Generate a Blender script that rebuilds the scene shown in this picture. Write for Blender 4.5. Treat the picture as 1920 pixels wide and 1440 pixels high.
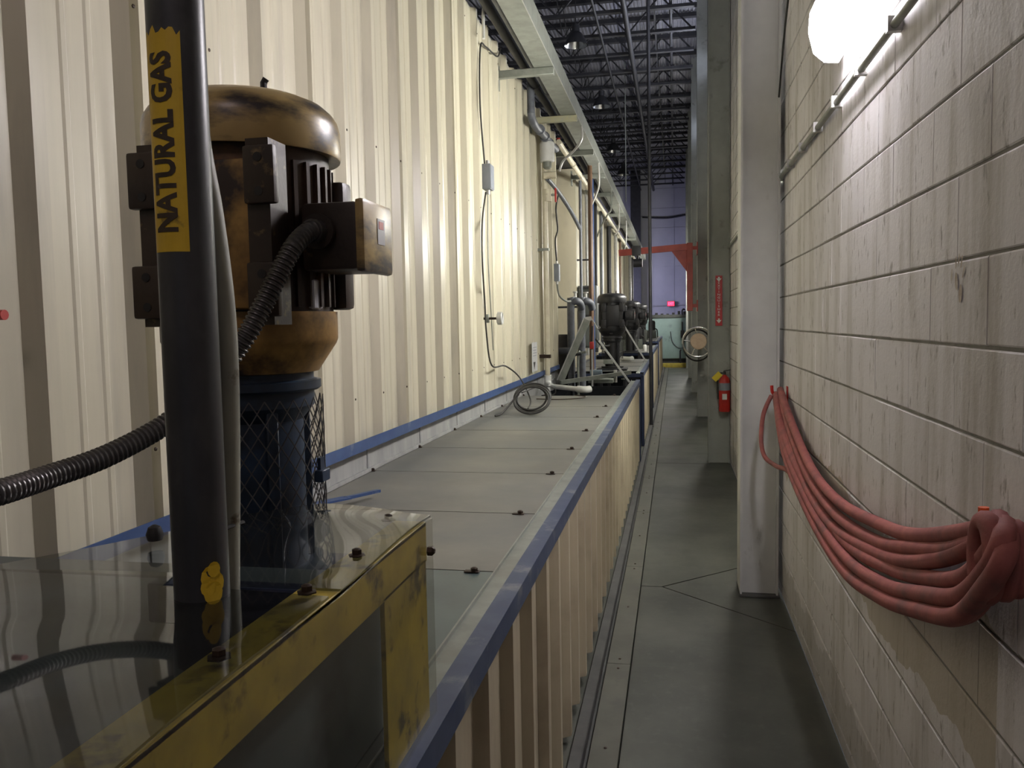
import bpy, bmesh, math, random
from mathutils import Vector, Matrix
random.seed(7)
PI = math.pi
S = bpy.context.scene
for o in list(bpy.data.objects): bpy.data.objects.remove(o)
COL = S.collection

# ------------------------------------------------------------------ camera
EYE = Vector((0, 0, 1.775))
F = 1550.0
cy_ = Vector((305, 120, -F)).normalized()
hz = Vector((1, .0185, 0))
cu = -(hz.cross(cy_)); cu.normalize()
if cu.y < 0: cu = -cu
cx_ = cy_.cross(cu)
R = Matrix((cx_, cy_, cu))           # camera to world
cam_d = bpy.data.cameras.new('camera'); cam = bpy.data.objects.new('camera', cam_d); COL.objects.link(cam)
cam_d.sensor_width = 36; cam_d.lens = F / 1920 * 36; cam_d.clip_start = .05; cam_d.clip_end = 200
cam.matrix_world = Matrix.Translation(EYE) @ R.to_4x4()
S.camera = cam

# ------------------------------------------------------------------ world, exposure, big lights
S.view_settings.view_transform = 'Standard'; S.view_settings.look = 'None'
S.view_settings.gamma = 1; S.view_settings.use_curve_mapping = False
S.view_settings.exposure = 0.86
w = bpy.data.worlds.new('world'); S.world = w; w.use_nodes = True
bg = w.node_tree.nodes['Background']; bg.inputs[0].default_value = (.72, .76, .84, 1); bg.inputs[1].default_value = .05
TUBE_POWER = 36.0

def area(name, loc, rot, sx, sy, power, color):
    d = bpy.data.lights.new(name, 'AREA'); d.shape = 'RECTANGLE'; d.size = sx; d.size_y = sy; d.energy = power; d.color = color
    o = bpy.data.objects.new(name, d); COL.objects.link(o); o.location = loc; o.rotation_euler = rot
    return o
# cool light from the open bay beyond the end of the ovens, falling on the far wall
area('bay_light', (-2.6, 32.2, 3.0), (math.radians(80), 0, math.radians(-35)), 1.0, 1.6, 50, (.62, .62, 1.0))
# unseen cool fill lights added high on the right to rake the roof deck
for cy0 in (12.2, 17.2): area('deck_fill_light', (.62, cy0, 6.3), (math.radians(128), 0, math.radians(90)), 2.2, .4, 45, (.8, .84, 1.0))
# unseen pinkish fill lamp added above and behind the viewer
area('fill_lamp_behind', (-.3, -1.5, 4.6), (math.radians(25), 0, 0), .8, .8, 9, (1.0, .80, .82))

# ------------------------------------------------------------------ materials
def new_mat(name):
    m = bpy.data.materials.new(name); m.use_nodes = True
    nt = m.node_tree; b = nt.nodes['Principled BSDF']
    return m, nt, b
def N(nt, t, **kw):
    n = nt.nodes.new(t)
    for k, v in kw.items(): setattr(n, k, v)
    return n
def ramp(nt, fac, stops):
    r = N(nt, 'ShaderNodeValToRGB'); e = r.color_ramp.elements
    while len(e) < len(stops): e.new(.5)
    for i, (p, c) in enumerate(stops):
        e[i].position = p; e[i].color = (c[0], c[1], c[2], 1) if not isinstance(c, (int, float)) else (c, c, c, 1)
    nt.links.new(fac, r.inputs[0]); return r.outputs[0]
def noise(nt, scale=5, detail=4, vec=None, stretch=(1, 1, 1), rough=.6):
    g = N(nt, 'ShaderNodeNewGeometry'); mp = N(nt, 'ShaderNodeMapping'); mp.inputs['Scale'].default_value = stretch
    nt.links.new(g.outputs['Position'], mp.inputs['Vector'])
    n = N(nt, 'ShaderNodeTexNoise'); n.inputs['Scale'].default_value = scale; n.inputs['Detail'].default_value = detail; n.inputs['Roughness'].default_value = rough
    nt.links.new(mp.outputs[0], n.inputs['Vector']); return n.outputs['Fac']
def mix(nt, fac, a, b):
    m = N(nt, 'ShaderNodeMix', data_type='RGBA')
    for s, v in ((0, fac), (6, a), (7, b)):
        if hasattr(v, 'links'): nt.links.new(v, m.inputs[s])
        else: m.inputs[s].default_value = v if isinstance(v, (int, float)) else (v[0], v[1], v[2], 1)
    return m.outputs[2]
def bump(nt, b, h, strength=.2, dist=.01):
    bp = N(nt, 'ShaderNodeBump'); bp.inputs['Strength'].default_value = strength; bp.inputs['Distance'].default_value = dist
    nt.links.new(h, bp.inputs['Height']); nt.links.new(bp.outputs[0], b.inputs['Normal'])
MATS = {}
def mat(name, c1, c2=None, scale=8, lo=.35, hi=.65, rough=.6, metal=0, stretch=(1, 1, 1), spec=.5, bmp=0, c3=None, scale3=3, lo3=.55, hi3=.7, rvar=0, stretch3=(1, 1, 1)):
    m, nt, b = new_mat(name)
    b.inputs['Roughness'].default_value = rough; b.inputs['Metallic'].default_value = metal
    b.inputs['Specular IOR Level'].default_value = spec
    if c2 is None: c2 = tuple(x * .8 for x in c1)
    n1 = noise(nt, scale, 5, stretch=stretch)
    col = ramp(nt, n1, [(lo, c1), (hi, c2)])
    if c3:
        n3 = noise(nt, scale3, 6, stretch=stretch3)
        f = ramp(nt, n3, [(lo3, 0), (hi3, 1)])
        col = mix(nt, f, col, c3)
    nt.links.new(col, b.inputs['Base Color'])
    if rvar:
        r = N(nt, 'ShaderNodeMapRange'); r.inputs[3].default_value = rough - rvar; r.inputs[4].default_value = rough + rvar
        nt.links.new(n1, r.inputs[0]); nt.links.new(r.outputs[0], b.inputs['Roughness'])
    if bmp: bump(nt, b, noise(nt, scale * 6, 3, stretch=stretch), bmp, .004)
    MATS[name] = m; return m

cream = mat('cream_sheet', (.54, .505, .39), (.49, .46, .355), 3, rough=.32, stretch=(1, 6, .35), c3=(.37, .345, .28), scale3=2.2, lo3=.52, hi3=.8, stretch3=(1, 5, .5), spec=.45)
cream_t = mat('cream_sheet_tank', (.52, .46, .33), (.44, .38, .27), 3, rough=.42, stretch=(1, 6, .5), c3=(.33, .27, .19), scale3=3, lo3=.5, hi3=.8)
blue = mat('blue_paint', (.02, .05, .155), (.035, .075, .19), 6, rough=.45, c3=(.2, .23, .28), scale3=5, lo3=.62, hi3=.75)
blue_worn = mat('blue_paint_worn', (.028, .045, .105), (.05, .07, .13), 9, rough=.45, c3=(.15, .165, .19), scale3=7, lo3=.56, hi3=.68)
navy = mat('navy_paint', (.012, .02, .06), (.02, .035, .09), 6, rough=.5)
cover_m = mat('cover_sheet', (.19, .182, .155), (.115, .112, .102), 1.6, rough=.5, bmp=.05, c3=(.115, .12, .12), scale3=1.3, lo3=.42, hi3=.72)
teal_cover = mat('teal_cover_sheet', (.07, .10, .10), (.05, .07, .075), 4, rough=.35)
sill_m = mat('sill_grey', (.32, .32, .31), (.23, .235, .235), 3, rough=.6, stretch=(1, 3, .6), c3=(.42, .42, .40), scale3=6, lo3=.62, hi3=.7)
galv = mat('galvanised_steel', (.27, .285, .255), (.2, .215, .19), 10, rough=.45, metal=.3, c3=(.2, .2, .17), scale3=3)
galv_l = mat('galvanised_bright', (.5, .5, .48), (.38, .38, .37), 14, rough=.4, metal=.35)
dark = mat('black_steel', (.012, .012, .015), (.025, .025, .028), 8, rough=.55)
deckm = mat('roof_deck_steel', (.4, .4, .44), (.3, .3, .34), 4, rough=.38, metal=.5)
black = mat('black_rubber', (.012, .012, .011), (.03, .028, .025), 20, rough=.6)
pvc = mat('cream_pvc', (.62, .58, .44), (.52, .47, .36), 10, rough=.35, c3=(.3, .25, .18), scale3=9, lo3=.6, hi3=.72)
white_p = mat('white_plastic', (.68, .68, .66), (.6, .6, .57), 10, rough=.4)
red_p = mat('red_paint', (.45, .02, .015), (.35, .015, .01), 10, rough=.4)
crane_m = mat('crane_red', (.36, .05, .03), (.25, .03, .02), 6, rough=.5)
greyb = mat('grey_box_plastic', (.22, .24, .28), (.18, .2, .23), 10, rough=.5)
grey_pipe = mat('grey_pipe', (.12, .13, .15), (.08, .085, .1), 14, rough=.5)
brown_pipe = mat('brown_pipe', (.13, .07, .035), (.07, .04, .025), 10, rough=.5, stretch=(3, 3, .5))
colm = mat('column_paint', (.66, .67, .66), (.56, .57, .565), 2.5, rough=.55, bmp=.03, c3=(.2, .19, .17), scale3=5, lo3=.62, hi3=.78, stretch3=(1, 1, .4))
colf = mat('far_column_paint', (.31, .32, .30), (.25, .26, .24), 3, rough=.6, c3=(.12, .12, .11), scale3=5, lo3=.6, hi3=.75)
mustard = mat('mustard_grimy', (.45, .27, .07), (.24, .13, .035), 4, rough=.4, c3=(.03, .018, .012), scale3=5, lo3=.46, hi3=.6, bmp=.1)
cap_m = mat('mustard_cap', (.52, .38, .15), (.36, .25, .09), 3, rough=.33, c3=(.05, .042, .038), scale3=5.5, lo3=.44, hi3=.60, stretch3=(1, 1, 2.5), bmp=.06)
body_m = mat('motor_body_grime', (.02, .015, .012), (.05, .028, .014), 5, rough=.45, c3=(.2, .09, .02), scale3=6, lo3=.6, hi3=.72, bmp=.15)
pad_m = mat('motor_pad', (.05, .033, .02), (.03, .02, .015), 9, rough=.42, c3=(.2, .14, .06), scale3=12, lo3=.6, hi3=.66, bmp=.15)
motor_dark = mat('motor_black', (.012, .012, .014), (.02, .02, .022), 8, rough=.4)
stand_m = mat('stand_blue', (.02, .045, .09), (.012, .02, .03), 7, rough=.45, c3=(.01, .01, .012), scale3=5)
meshm = mat('expanded_metal', (.13, .13, .13), (.09, .085, .08), 20, rough=.45, metal=.4)
yellow = mat('yellow_frame', (.60, .45, .06), (.36, .27, .05), 9, rough=.45, c3=(.1, .075, .03), scale3=14, lo3=.55, hi3=.68, bmp=.1)
gas_m = mat('gas_pipe_black', (.035, .037, .04), (.06, .062, .062), 14, rough=.36, c3=(.09, .095, .09), scale3=4, stretch=(1, 1, .5))
ylabel = mat('yellow_label', (.82, .56, .03), (.66, .44, .03), 9, rough=.45, c3=(.12, .08, .02), scale3=26, lo3=.58, hi3=.72)
ink = mat('label_ink', (.035, .025, .012), (.06, .04, .02), 30, rough=.6)
flexm = mat('flex_conduit_steel', (.16, .155, .15), (.08, .075, .07), 12, rough=.35, metal=.7)
hosem = mat('red_hose', (.36, .11, .095), (.26, .075, .07), 14, rough=.75, c3=(.15, .07, .065), scale3=8, lo3=.5, hi3=.75, bmp=.2)
orange = mat('orange_hook', (.85, .12, .02), (.6, .1, .02), 8, rough=.4)
tank_turq = mat('turquoise_tank', (.30, .42, .415), (.24, .34, .34), 2, rough=.6, c3=(.1, .13, .13), scale3=4, lo3=.6, hi3=.8)
ycurb = mat('yellow_curb', (.5, .4, .06), (.35, .28, .06), 12, rough=.6)
wood_hub = mat('tan_hub', (.5, .38, .26), (.42, .3, .2), 10, rough=.6)
chrome = mat('chrome', (.75, .75, .72), (.6, .6, .58), 10, rough=.2, metal=1)
paper = mat('sign_paper', (.6, .61, .62), (.5, .5, .5), 20, rough=.6)
silver_l = mat('silver_sticker', (.45, .45, .48), (.35, .35, .38), 30, rough=.3)
plate_m = mat('floor_plate', (.10, .10, .08), (.07, .07, .055), 3, rough=.55, c3=(.07, .07, .06), scale3=5)
curb_m = mat('curb_concrete', (.09, .09, .088), (.06, .06, .06), 6, rough=.8)
pit_m = mat('sump_dark', (.01, .011, .013), (.015, .016, .02), 4, rough=.25)
farwall_m = mat('far_wall_paint', (.42, .42, .43), (.36, .36, .37), .8, rough=.7)
cabin = mat('cabinet_grey', (.09, .1, .095), (.07, .078, .075), 5, rough=.5)
bolt_m = mat('rusty_bolt', (.05, .03, .018), (.03, .02, .015), 30, rough=.5, metal=.5)
mortar = mat('mortar', (.30, .29, .27), (.2, .195, .18), 10, rough=.9)
slatem = mat('red_sign', (.42, .02, .03), (.36, .02, .02), 10, rough=.45)

# painted block with grime: soft vertical streaks, specks, an olive stain under the hose
m, nt, b = new_mat('painted_block'); b.inputs['Roughness'].default_value = .62; b.inputs['Specular IOR Level'].default_value = .35
base = ramp(nt, noise(nt, 1.3, 4), [(.3, (.74, .72, .735)), (.7, (.64, .62, .635))])
st = ramp(nt, noise(nt, 2.2, 6, stretch=(1, 3.5, .45)), [(.46, 0), (.72, .9)])
col = mix(nt, st, base, (.38, .355, .32))
sp = ramp(nt, noise(nt, 26, 6, stretch=(1, 1.4, .45)), [(.60, 0), (.68, .75)])
col = mix(nt, sp, col, (.22, .2, .185))
g = N(nt, 'ShaderNodeNewGeometry'); sx = N(nt, 'ShaderNodeSeparateXYZ'); nt.links.new(g.outputs['Position'], sx.inputs[0])
def mth(op, a, b=None, c=None):
    n = N(nt, 'ShaderNodeMath', operation=op)
    for i, v in enumerate((a, b, c)):
        if v is None: continue
        if hasattr(v, 'links'): nt.links.new(v, n.inputs[i])
        else: n.inputs[i].default_value = v
    return n.outputs[0]
Yp, Zp = sx.outputs[1], sx.outputs[2]
# the washed-down band sags along z = .93 +- .17 with a noisy edge between y 1.9 and 5.3
zc = mth('MULTIPLY_ADD', mth('ABSOLUTE', mth('SUBTRACT', Yp, 3.0)), .05, .89)
dz = mth('ABSOLUTE', mth('SUBTRACT', Zp, zc))
nz = noise(nt, 4, 3)
edge = mth('ADD', dz, mth('MULTIPLY', mth('SUBTRACT', nz, .5), .22))
band = mth('LESS_THAN', edge, .17)
inY = mth('MULTIPLY', mth('GREATER_THAN', Yp, 1.86), mth('LESS_THAN', Yp, 5.3))
fac = mth('MULTIPLY', mth('MULTIPLY', band, inY), .7)
col = mix(nt, fac, col, (.40, .35, .26))
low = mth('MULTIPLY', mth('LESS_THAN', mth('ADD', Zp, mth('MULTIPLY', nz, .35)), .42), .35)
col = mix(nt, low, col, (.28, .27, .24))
nt.links.new(col, b.inputs['Base Color']); bump(nt, b, noise(nt, 60, 4), .35, .004)
blockm = m

# concrete floor
m, nt, b = new_mat('concrete_floor')
base = ramp(nt, noise(nt, .9, 6), [(.38, (.088, .092, .075)), (.62, (.042, .045, .038))])
base = mix(nt, ramp(nt, noise(nt, 3.5, 6, stretch=(1.5, .7, 1)), [(.48, 0), (.75, .6)]), base, (.034, .036, .032))
base = mix(nt, ramp(nt, noise(nt, 18, 4), [(.55, 0), (.75, .4)]), base, (.11, .11, .095))
nt.links.new(base, b.inputs['Base Color'])
rr = N(nt, 'ShaderNodeMapRange'); rr.inputs[3].default_value = .3; rr.inputs[4].default_value = .6
nt.links.new(noise(nt, 1.4, 4), rr.inputs[0]); nt.links.new(rr.outputs[0], b.inputs['Roughness'])
bump(nt, b, noise(nt, 30, 3), .08, .004)
floorm = m

# hazy plexiglass
def plexi(name, tint, haze, hazecol, rough, ior=1.5):
    m, nt, b = new_mat(name)
    out = nt.nodes['Material Output']
    tr = N(nt, 'ShaderNodeBsdfTransparent'); tr.inputs[0].default_value = (*tint, 1)
    b.inputs['Roughness'].default_value = .5
    nt.links.new(ramp(nt, noise(nt, 6, 5), [(.3, hazecol), (.7, tuple(x * .7 for x in hazecol))]), b.inputs['Base Color'])
    gl = N(nt, 'ShaderNodeBsdfGlossy'); gl.inputs['Roughness'].default_value = rough
    fr0 = N(nt, 'ShaderNodeFresnel'); fr0.inputs[0].default_value = ior
    gg = N(nt, 'ShaderNodeNewGeometry'); fr = N(nt, 'ShaderNodeMath', operation='MULTIPLY'); iv = N(nt, 'ShaderNodeMath', operation='SUBTRACT'); iv.inputs[0].default_value = 1
    nt.links.new(gg.outputs['Backfacing'], iv.inputs[1]); nt.links.new(iv.outputs[0], fr.inputs[1]); nt.links.new(fr0.outputs[0], fr.inputs[0])
    a = N(nt, 'ShaderNodeMixShader'); a.inputs[0].default_value = haze
    nt.links.new(tr.outputs[0], a.inputs[1]); nt.links.new(b.outputs[0], a.inputs[2])
    c = N(nt, 'ShaderNodeMixShader'); nt.links.new(fr.outputs[0], c.inputs[0])
    nt.links.new(a.outputs[0], c.inputs[1]); nt.links.new(gl.outputs[0], c.inputs[2]); nt.links.new(c.outputs[0], out.inputs[0])
    return m
plexi_top = plexi('plexi_top', (.70, .72, .71), .05, (.12, .12, .115), .04, 1.6)
plexi_side = plexi('plexi_side', (.96, .96, .93), .06, (.2, .2, .17), .12)

def emit(name, color, strength):
    m, nt, b = new_mat(name); b.inputs['Base Color'].default_value = (*color, 1)
    b.inputs['Emission Color'].default_value = (*color, 1); b.inputs['Emission Strength'].default_value = strength
    return m
tube_m = emit('fluorescent_lens', (1.0, .95, .985), TUBE_POWER)
tube_2 = emit('fluorescent_lens_warm', (1.0, .98, .90), TUBE_POWER*1.35)
exit_m = emit('exit_red', (1.0, .03, .08), 5)
glow_pane_m = emit('added_glow_glass', (.75, .8, 1.0), 1.2)

# ------------------------------------------------------------------ geometry helpers
ORG = {}
class MB:
    def __init__(s): s.bm = bmesh.new()
    def box(s, x0, x1, y0, y1, z0, z1, rot=0, bev=0):
        c = Vector(((x0+x1)/2, (y0+y1)/2, (z0+z1)/2)); d = (abs(x1-x0), abs(y1-y0), abs(z1-z0))
        r = bmesh.ops.create_cube(s.bm, size=1)
        vs = r['verts']
        for v in vs: v.co = Vector((v.co.x*d[0], v.co.y*d[1], v.co.z*d[2]))
        if bev:
            es = list({e for v in vs for e in v.link_edges})
            rb = bmesh.ops.bevel(s.bm, geom=es, offset=bev, segments=1 if bev < .006 else 2, affect='EDGES', profile=.6)
            vs = list({v for f in rb['faces'] for v in f.verts} | {v for v in vs if v.is_valid})
        q = Matrix.Rotation(rot, 3, 'Z')
        for v in vs: v.co = q @ v.co + c
        return s
    def bar(s, p0, p1, wd, ht, up=(0, 0, 1)):
        p0, p1 = Vector(p0), Vector(p1); d = (p1-p0).normalized(); u = Vector(up)
        if abs(d.dot(u)) > .98: u = Vector((1, 0, 0))
        sd = d.cross(u).normalized(); u = sd.cross(d)
        vs = [s.bm.verts.new(p + sd*a*wd/2 + u*b_*ht/2) for p in (p0, p1) for a, b_ in ((-1, -1), (1, -1), (1, 1), (-1, 1))]
        for f in ((3, 2, 1, 0), (4, 5, 6, 7), (0, 1, 5, 4), (1, 2, 6, 5), (2, 3, 7, 6), (3, 0, 4, 7)):
            s.bm.faces.new([vs[i] for i in f])
        return s
    def tube(s, pts, r, n=10, smooth_pts=0, rings=None, closed=False):
        P = [Vector(p) for p in pts]
        if smooth_pts: P = spline(P, smooth_pts, closed)
        L = len(P); prev = None; T0 = None; rows = []
        for i, p in enumerate(P):
            a = P[i-1] if i else (P[-1] if closed else p); b_ = P[i+1] if i < L-1 else (P[0] if closed else p)
            t = (b_-a).normalized()
            if prev is None:
                u = Vector((0, 0, 1)) if abs(t.z) < .9 else Vector((1, 0, 0)); u = (u - t*u.dot(t)).normalized()
            else:
                u = (prev - t*prev.dot(t)).normalized()
            prev = u; v = t.cross(u)
            rr_ = r(i/(L-1)) if callable(r) else (r[i] if isinstance(r, (list, tuple)) else r)
            if rings: rr_ *= rings(i)
            rows.append([s.bm.verts.new(p + (u*math.cos(2*PI*k/n) + v*math.sin(2*PI*k/n))*rr_) for k in range(n)])
        for i in range(L-1 if not closed else L):
            A, B = rows[i], rows[(i+1) % L]
            for k in range(n): f = s.bm.faces.new((A[k], A[(k+1) % n], B[(k+1) % n], B[k])); f.smooth = True
        if not closed:
            s.bm.faces.new(list(reversed(rows[0]))); s.bm.faces.new(rows[-1])
        return s
    def cyl(s, p0, p1, r, n=16): return s.tube([p0, p1], r, n)
    def lathe(s, prof, c, n=32, axis='Z', capped=True):
        rows = []
        for r_, z in prof:
            row = []
            for k in range(n):
                a = 2*PI*k/n
                v = Vector((r_*math.cos(a), r_*math.sin(a), z))
                if axis == 'X': v = Vector((z, v.x, v.y))
                if axis == 'Y': v = Vector((v.x, z, v.y))
                row.append(s.bm.verts.new(v + Vector(c)))
            rows.append(row)
        for i in range(len(rows)-1):
            for k in range(n):
                f = s.bm.faces.new((rows[i][k], rows[i][(k+1) % n], rows[i+1][(k+1) % n], rows[i+1][k])); f.smooth = True
        if capped:
            s.bm.faces.new(rows[0]); s.bm.faces.new(rows[-1])
        return s
    def prism(s, poly, z0, z1):
        a = [s.bm.verts.new((x, y, z0)) for x, y in poly]; b_ = [s.bm.verts.new((x, y, z1)) for x, y in poly]
        n = len(poly)
        s.bm.faces.new(list(reversed(a))); s.bm.faces.new(b_)
        for i in range(n): s.bm.faces.new((a[i], a[(i+1) % n], b_[(i+1) % n], b_[i]))
        return s
    def extrude_y(s, prof, y0, y1, closed=True):      # profile in (x, z)
        a = [s.bm.verts.new((x, y0, z)) for x, z in prof]; b_ = [s.bm.verts.new((x, y1, z)) for x, z in prof]; n = len(prof)
        for i in range(n if closed else n-1): s.bm.faces.new((a[i], a[(i+1) % n], b_[(i+1) % n], b_[i]))
        if closed: s.bm.faces.new(list(reversed(a))); s.bm.faces.new(b_)
        return s
    def extrude_z(s, prof, z0, z1, th=None):            # open profile in (x, y)
        a = [s.bm.verts.new((x, y, z0)) for x, y in prof]; b_ = [s.bm.verts.new((x, y, z1)) for x, y in prof]
        for i in range(len(prof)-1): s.bm.faces.new((a[i], a[i+1], b_[i+1], b_[i]))
        return s
    def build(s, name, m, parent=None, sharp=True):
        bmesh.ops.recalc_face_normals(s.bm, faces=s.bm.faces)
        me = bpy.data.meshes.new(name)
        org = ORG.get(parent, Vector()) if parent else Vector()
        if org.length: bmesh.ops.translate(s.bm, verts=s.bm.verts, vec=-org)
        s.bm.to_mesh(me); s.bm.free()
        me.materials.append(m)
        if sharp:
            try: me.set_sharp_from_angle(angle=math.radians(38))
            except Exception: pass
        o = bpy.data.objects.new(name, me); COL.objects.link(o)
        if parent: o.parent = parent; ORG[o] = org
        return o
def spline(P, sub, closed=False):
    out = []; n = len(P); rng = range(n if closed else n-1)
    for i in rng:
        if closed: p0, p1, p2, p3 = P[i-1], P[i], P[(i+1) % n], P[(i+2) % n]
        else: p0, p1, p2, p3 = P[max(i-1, 0)], P[i], P[i+1], P[min(i+2, n-1)]
        for k in range(sub):
            t = k/sub
            out.append(.5*((2*p1) + (-p0+p2)*t + (2*p0-5*p1+4*p2-p3)*t*t + (-p0+3*p1-3*p2+p3)*t**3))
    if not closed: out.append(P[-1])
    return out
def tag(o, label=None, cat=None, group=None, kind=None):
    if label: o['label'] = label
    if cat: o['category'] = cat
    if group: o['group'] = group
    if kind: o['kind'] = kind
    return o
def thing(name, loc, label, cat, group=None):
    o = bpy.data.objects.new(name, None); COL.objects.link(o); o.location = loc; o.empty_display_size = .1
    ORG[o] = Vector(loc); return tag(o, label, cat, group)
def copy_tree(o, parent=None):
    c = o.copy(); COL.objects.link(c)
    if parent: c.parent = parent
    for ch in list(o.children): copy_tree(ch, c)
    return c
def text_mesh(s, size, m, name, parent, place, extrude=.0008, bold=.0, sx=1.0, cuts=0):
    cu_ = bpy.data.curves.new(name, 'FONT'); cu_.body = s; cu_.size = size; cu_.extrude = extrude; cu_.offset = bold
    cu_.align_x = 'CENTER'; cu_.align_y = 'CENTER'; cu_.resolution_u = 3
    t = bpy.data.objects.new('tmp', cu_); COL.objects.link(t)
    me = bpy.data.meshes.new_from_object(t.evaluated_get(bpy.context.evaluated_depsgraph_get()))
    bpy.data.objects.remove(t); bpy.data.curves.remove(cu_)
    org = ORG.get(parent, Vector()) if parent else Vector()
    if cuts:
        b_ = bmesh.new(); b_.from_mesh(me); bmesh.ops.triangulate(b_, faces=b_.faces)
        for _ in range(cuts):
            es = [e for e in b_.edges if e.calc_length() > .004]
            if es: bmesh.ops.subdivide_edges(b_, edges=es, cuts=1); bmesh.ops.triangulate(b_, faces=b_.faces)
        b_.to_mesh(me); b_.free()
    for v in me.vertices: v.co = place(v.co.x*sx, v.co.y, v.co.z) - org
    me.name = name; me.materials.clear(); me.materials.append(m)
    o = bpy.data.objects.new(name, me); COL.objects.link(o)
    if parent: o.parent = parent; ORG[o] = org
    return o

# ================================================================== SETTING
XR, XL = .667, -1.56
# ---- floor: dark sub-base, then slabs with real joints
fb = MB().box(-9, .67, -3, 35.2, -.25, -.03).build('floor', curb_m); tag(fb, kind='structure')
ORG[fb] = Vector()
g = .004
fx0, fx1 = -.225, XR
slabs = [[(fx0, -3), (fx1, -3), (fx1, 4.78), (-.09, 5.487), (fx0, 5.487)],
         [(-.09+.01, 5.494), (fx1, 4.79), (fx1, 6.2), (-.05, 5.52)],
         [(fx0, 5.497), (-.095, 5.497), (fx1, 6.212), (fx1, 10.37), (fx0, 10.37)],
         [(fx0, 10.38), (fx1, 10.38), (fx1, 15.5), (fx0, 15.5)],
         [(fx0, 15.51), (fx1, 15.51), (fx1, 21), (fx0, 21)],
         [(fx0, 21.01), (fx1, 21.01), (fx1, 35.2), (fx0, 35.2)]]
for p in slabs: MB().prism(p, -.03, 0).build('concrete_slab', floorm, fb)
MB().box(-9, -.42, -3, 35.2, -.03, -.001).build('concrete_slab', floorm, fb)
# steel cover strip with bolts between gutter and slab
y = -1.0; k = 0
while y < 34:
    e = y + 1.73
    pl = MB().box(-.352, -.232, y+.002, e-.002, -.03, .004, bev=.002).build('floor_plate', plate_m, fb)
    if e < 16:
        bb = MB()
        for yy in (y+.06, e-.06, (y+e)/2): bb.lathe([(.007, .004), (.007, .007), (.004, .009)], (-.29, yy, 0), 8)
        bb.build('bolt', bolt_m, pl)
    y = e
MB().box(-.425, -.372, -1, 34, -.03, .03, bev=.004).build('curb', curb_m, fb)
# ---- right wall of painted blocks
BH, BW = .2034, .4068
wr = MB().box(XR+.005, XR+.25, -3, 35.2, 0, 8.1).build('wall_right', mortar); tag(wr, kind='structure'); ORG[wr] = Vector()
def block_mesh(L, seed):
    random.seed(seed); mb = MB()
    gp, ch, dp = .0042, .0035, .010
    y0, y1, z0, z1 = .0002, L-.0002, gp+random.uniform(-.001, .001), BH-gp+random.uniform(-.001, .001)
    back = [(dp, y0, z0), (dp, y1, z0), (dp, y1, z1), (dp, y0, z1)]
    mid = [(ch*.7, a, c) for _, a, c in back]
    j = lambda: random.uniform(-.0012, .0012)
    cv = .0014
    fr_ = [(j()*.4, y0+cv, z0+ch+j()), (j()*.4, y1-cv, z0+ch+j()), (j()*.4, y1-cv, z1-ch+j()), (j()*.4, y0+cv, z1-ch+j())]
    R_ = [[mb.bm.verts.new(v) for v in row] for row in (back, mid, fr_)]
    for a, b_ in ((0, 1), (1, 2)):
        for i in range(4): mb.bm.faces.new((R_[a][i], R_[a][(i+1) % 4], R_[b_][(i+1) % 4], R_[b_][i]))
    mb.bm.faces.new(R_[2])
    return mb
full = [block_mesh(BW, i) for i in range(4)]
fullm = []
for mb in full:
    bmesh.ops.recalc_face_normals(mb.bm, faces=mb.bm.faces)
    me = bpy.data.meshes.new('block'); mb.bm.to_mesh(me); me.materials.append(blockm); fullm.append(me)
random.seed(3)
Z_OFF = 1.775 - .109*XR*1.0 - 8*BH            # joint height fixed by the course seen just below eye level
def courses():
    k = -1
    while True:
        z = Z_OFF + k*BH
        if z > 8.0: return
        yield k, z; k += 1
Y_OFF = 2.58
near = []; far_mb = MB()
for k, z in courses():
    off = 0 if k % 2 else BW/2
    i = -14
    while True:
        y = Y_OFF + off + i*BW; i += 1
        if y > 34.9: break
        if 1.0 < y < 6.1 and z > -.1 and z < 3.9 and z < 1.775 + .52*(y+BW) and z+BH > 1.775-1.25*(y+BW): near.append((y, z, k))
        else:
            zz0, zz1 = max(z, .0)+.003, z+BH-.003
            if zz1 - zz0 < .02: continue
            bm = far_mb.bm
            j = random.uniform(-.001, .001)
            a = [bm.verts.new(v) for v in ((XR+.012, y+.0006, zz0), (XR+.012, y+BW-.0006, zz0), (XR+.012, y+BW-.0006, zz1), (XR+.012, y+.0006, zz1))]
            c = [bm.verts.new(v) for v in ((XR+j, y+.003, zz0+.003), (XR+j, y+BW-.003, zz0+.003), (XR+j, y+BW-.003, zz1-.003), (XR+j, y+.003, zz1-.003))]
            for q in range(4): bm.faces.new((a[q], a[(q+1) % 4], c[(q+1) % 4], c[q]))
            bm.faces.new(c)
fm = far_mb.build('block_field', blockm, wr, sharp=False); tag(fm, kind='stuff')
for y, z, k in near[:298]:
    o = bpy.data.objects.new('block', random.choice(fullm)); COL.objects.link(o); o.parent = wr
    o.location = (XR + random.uniform(-.001, .0008), y, z)
print('near blocks', len(near))
# ---- far wall
wb = MB().box(-12, .67, 35.2, 35.4, 0, 8.1).build('wall_back', farwall_m); tag(wb, kind='structure'); ORG[wb] = Vector()
for k in range(10):
    z = k*.8
    for x0 in (-3.3, -1.32, .0): MB().box(x0+.006, x0+1.32-.006 if x0 < -.1 else .66, 35.18, 35.21, z+.006, z+.794).build('panel', farwall_m, wb)
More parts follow.
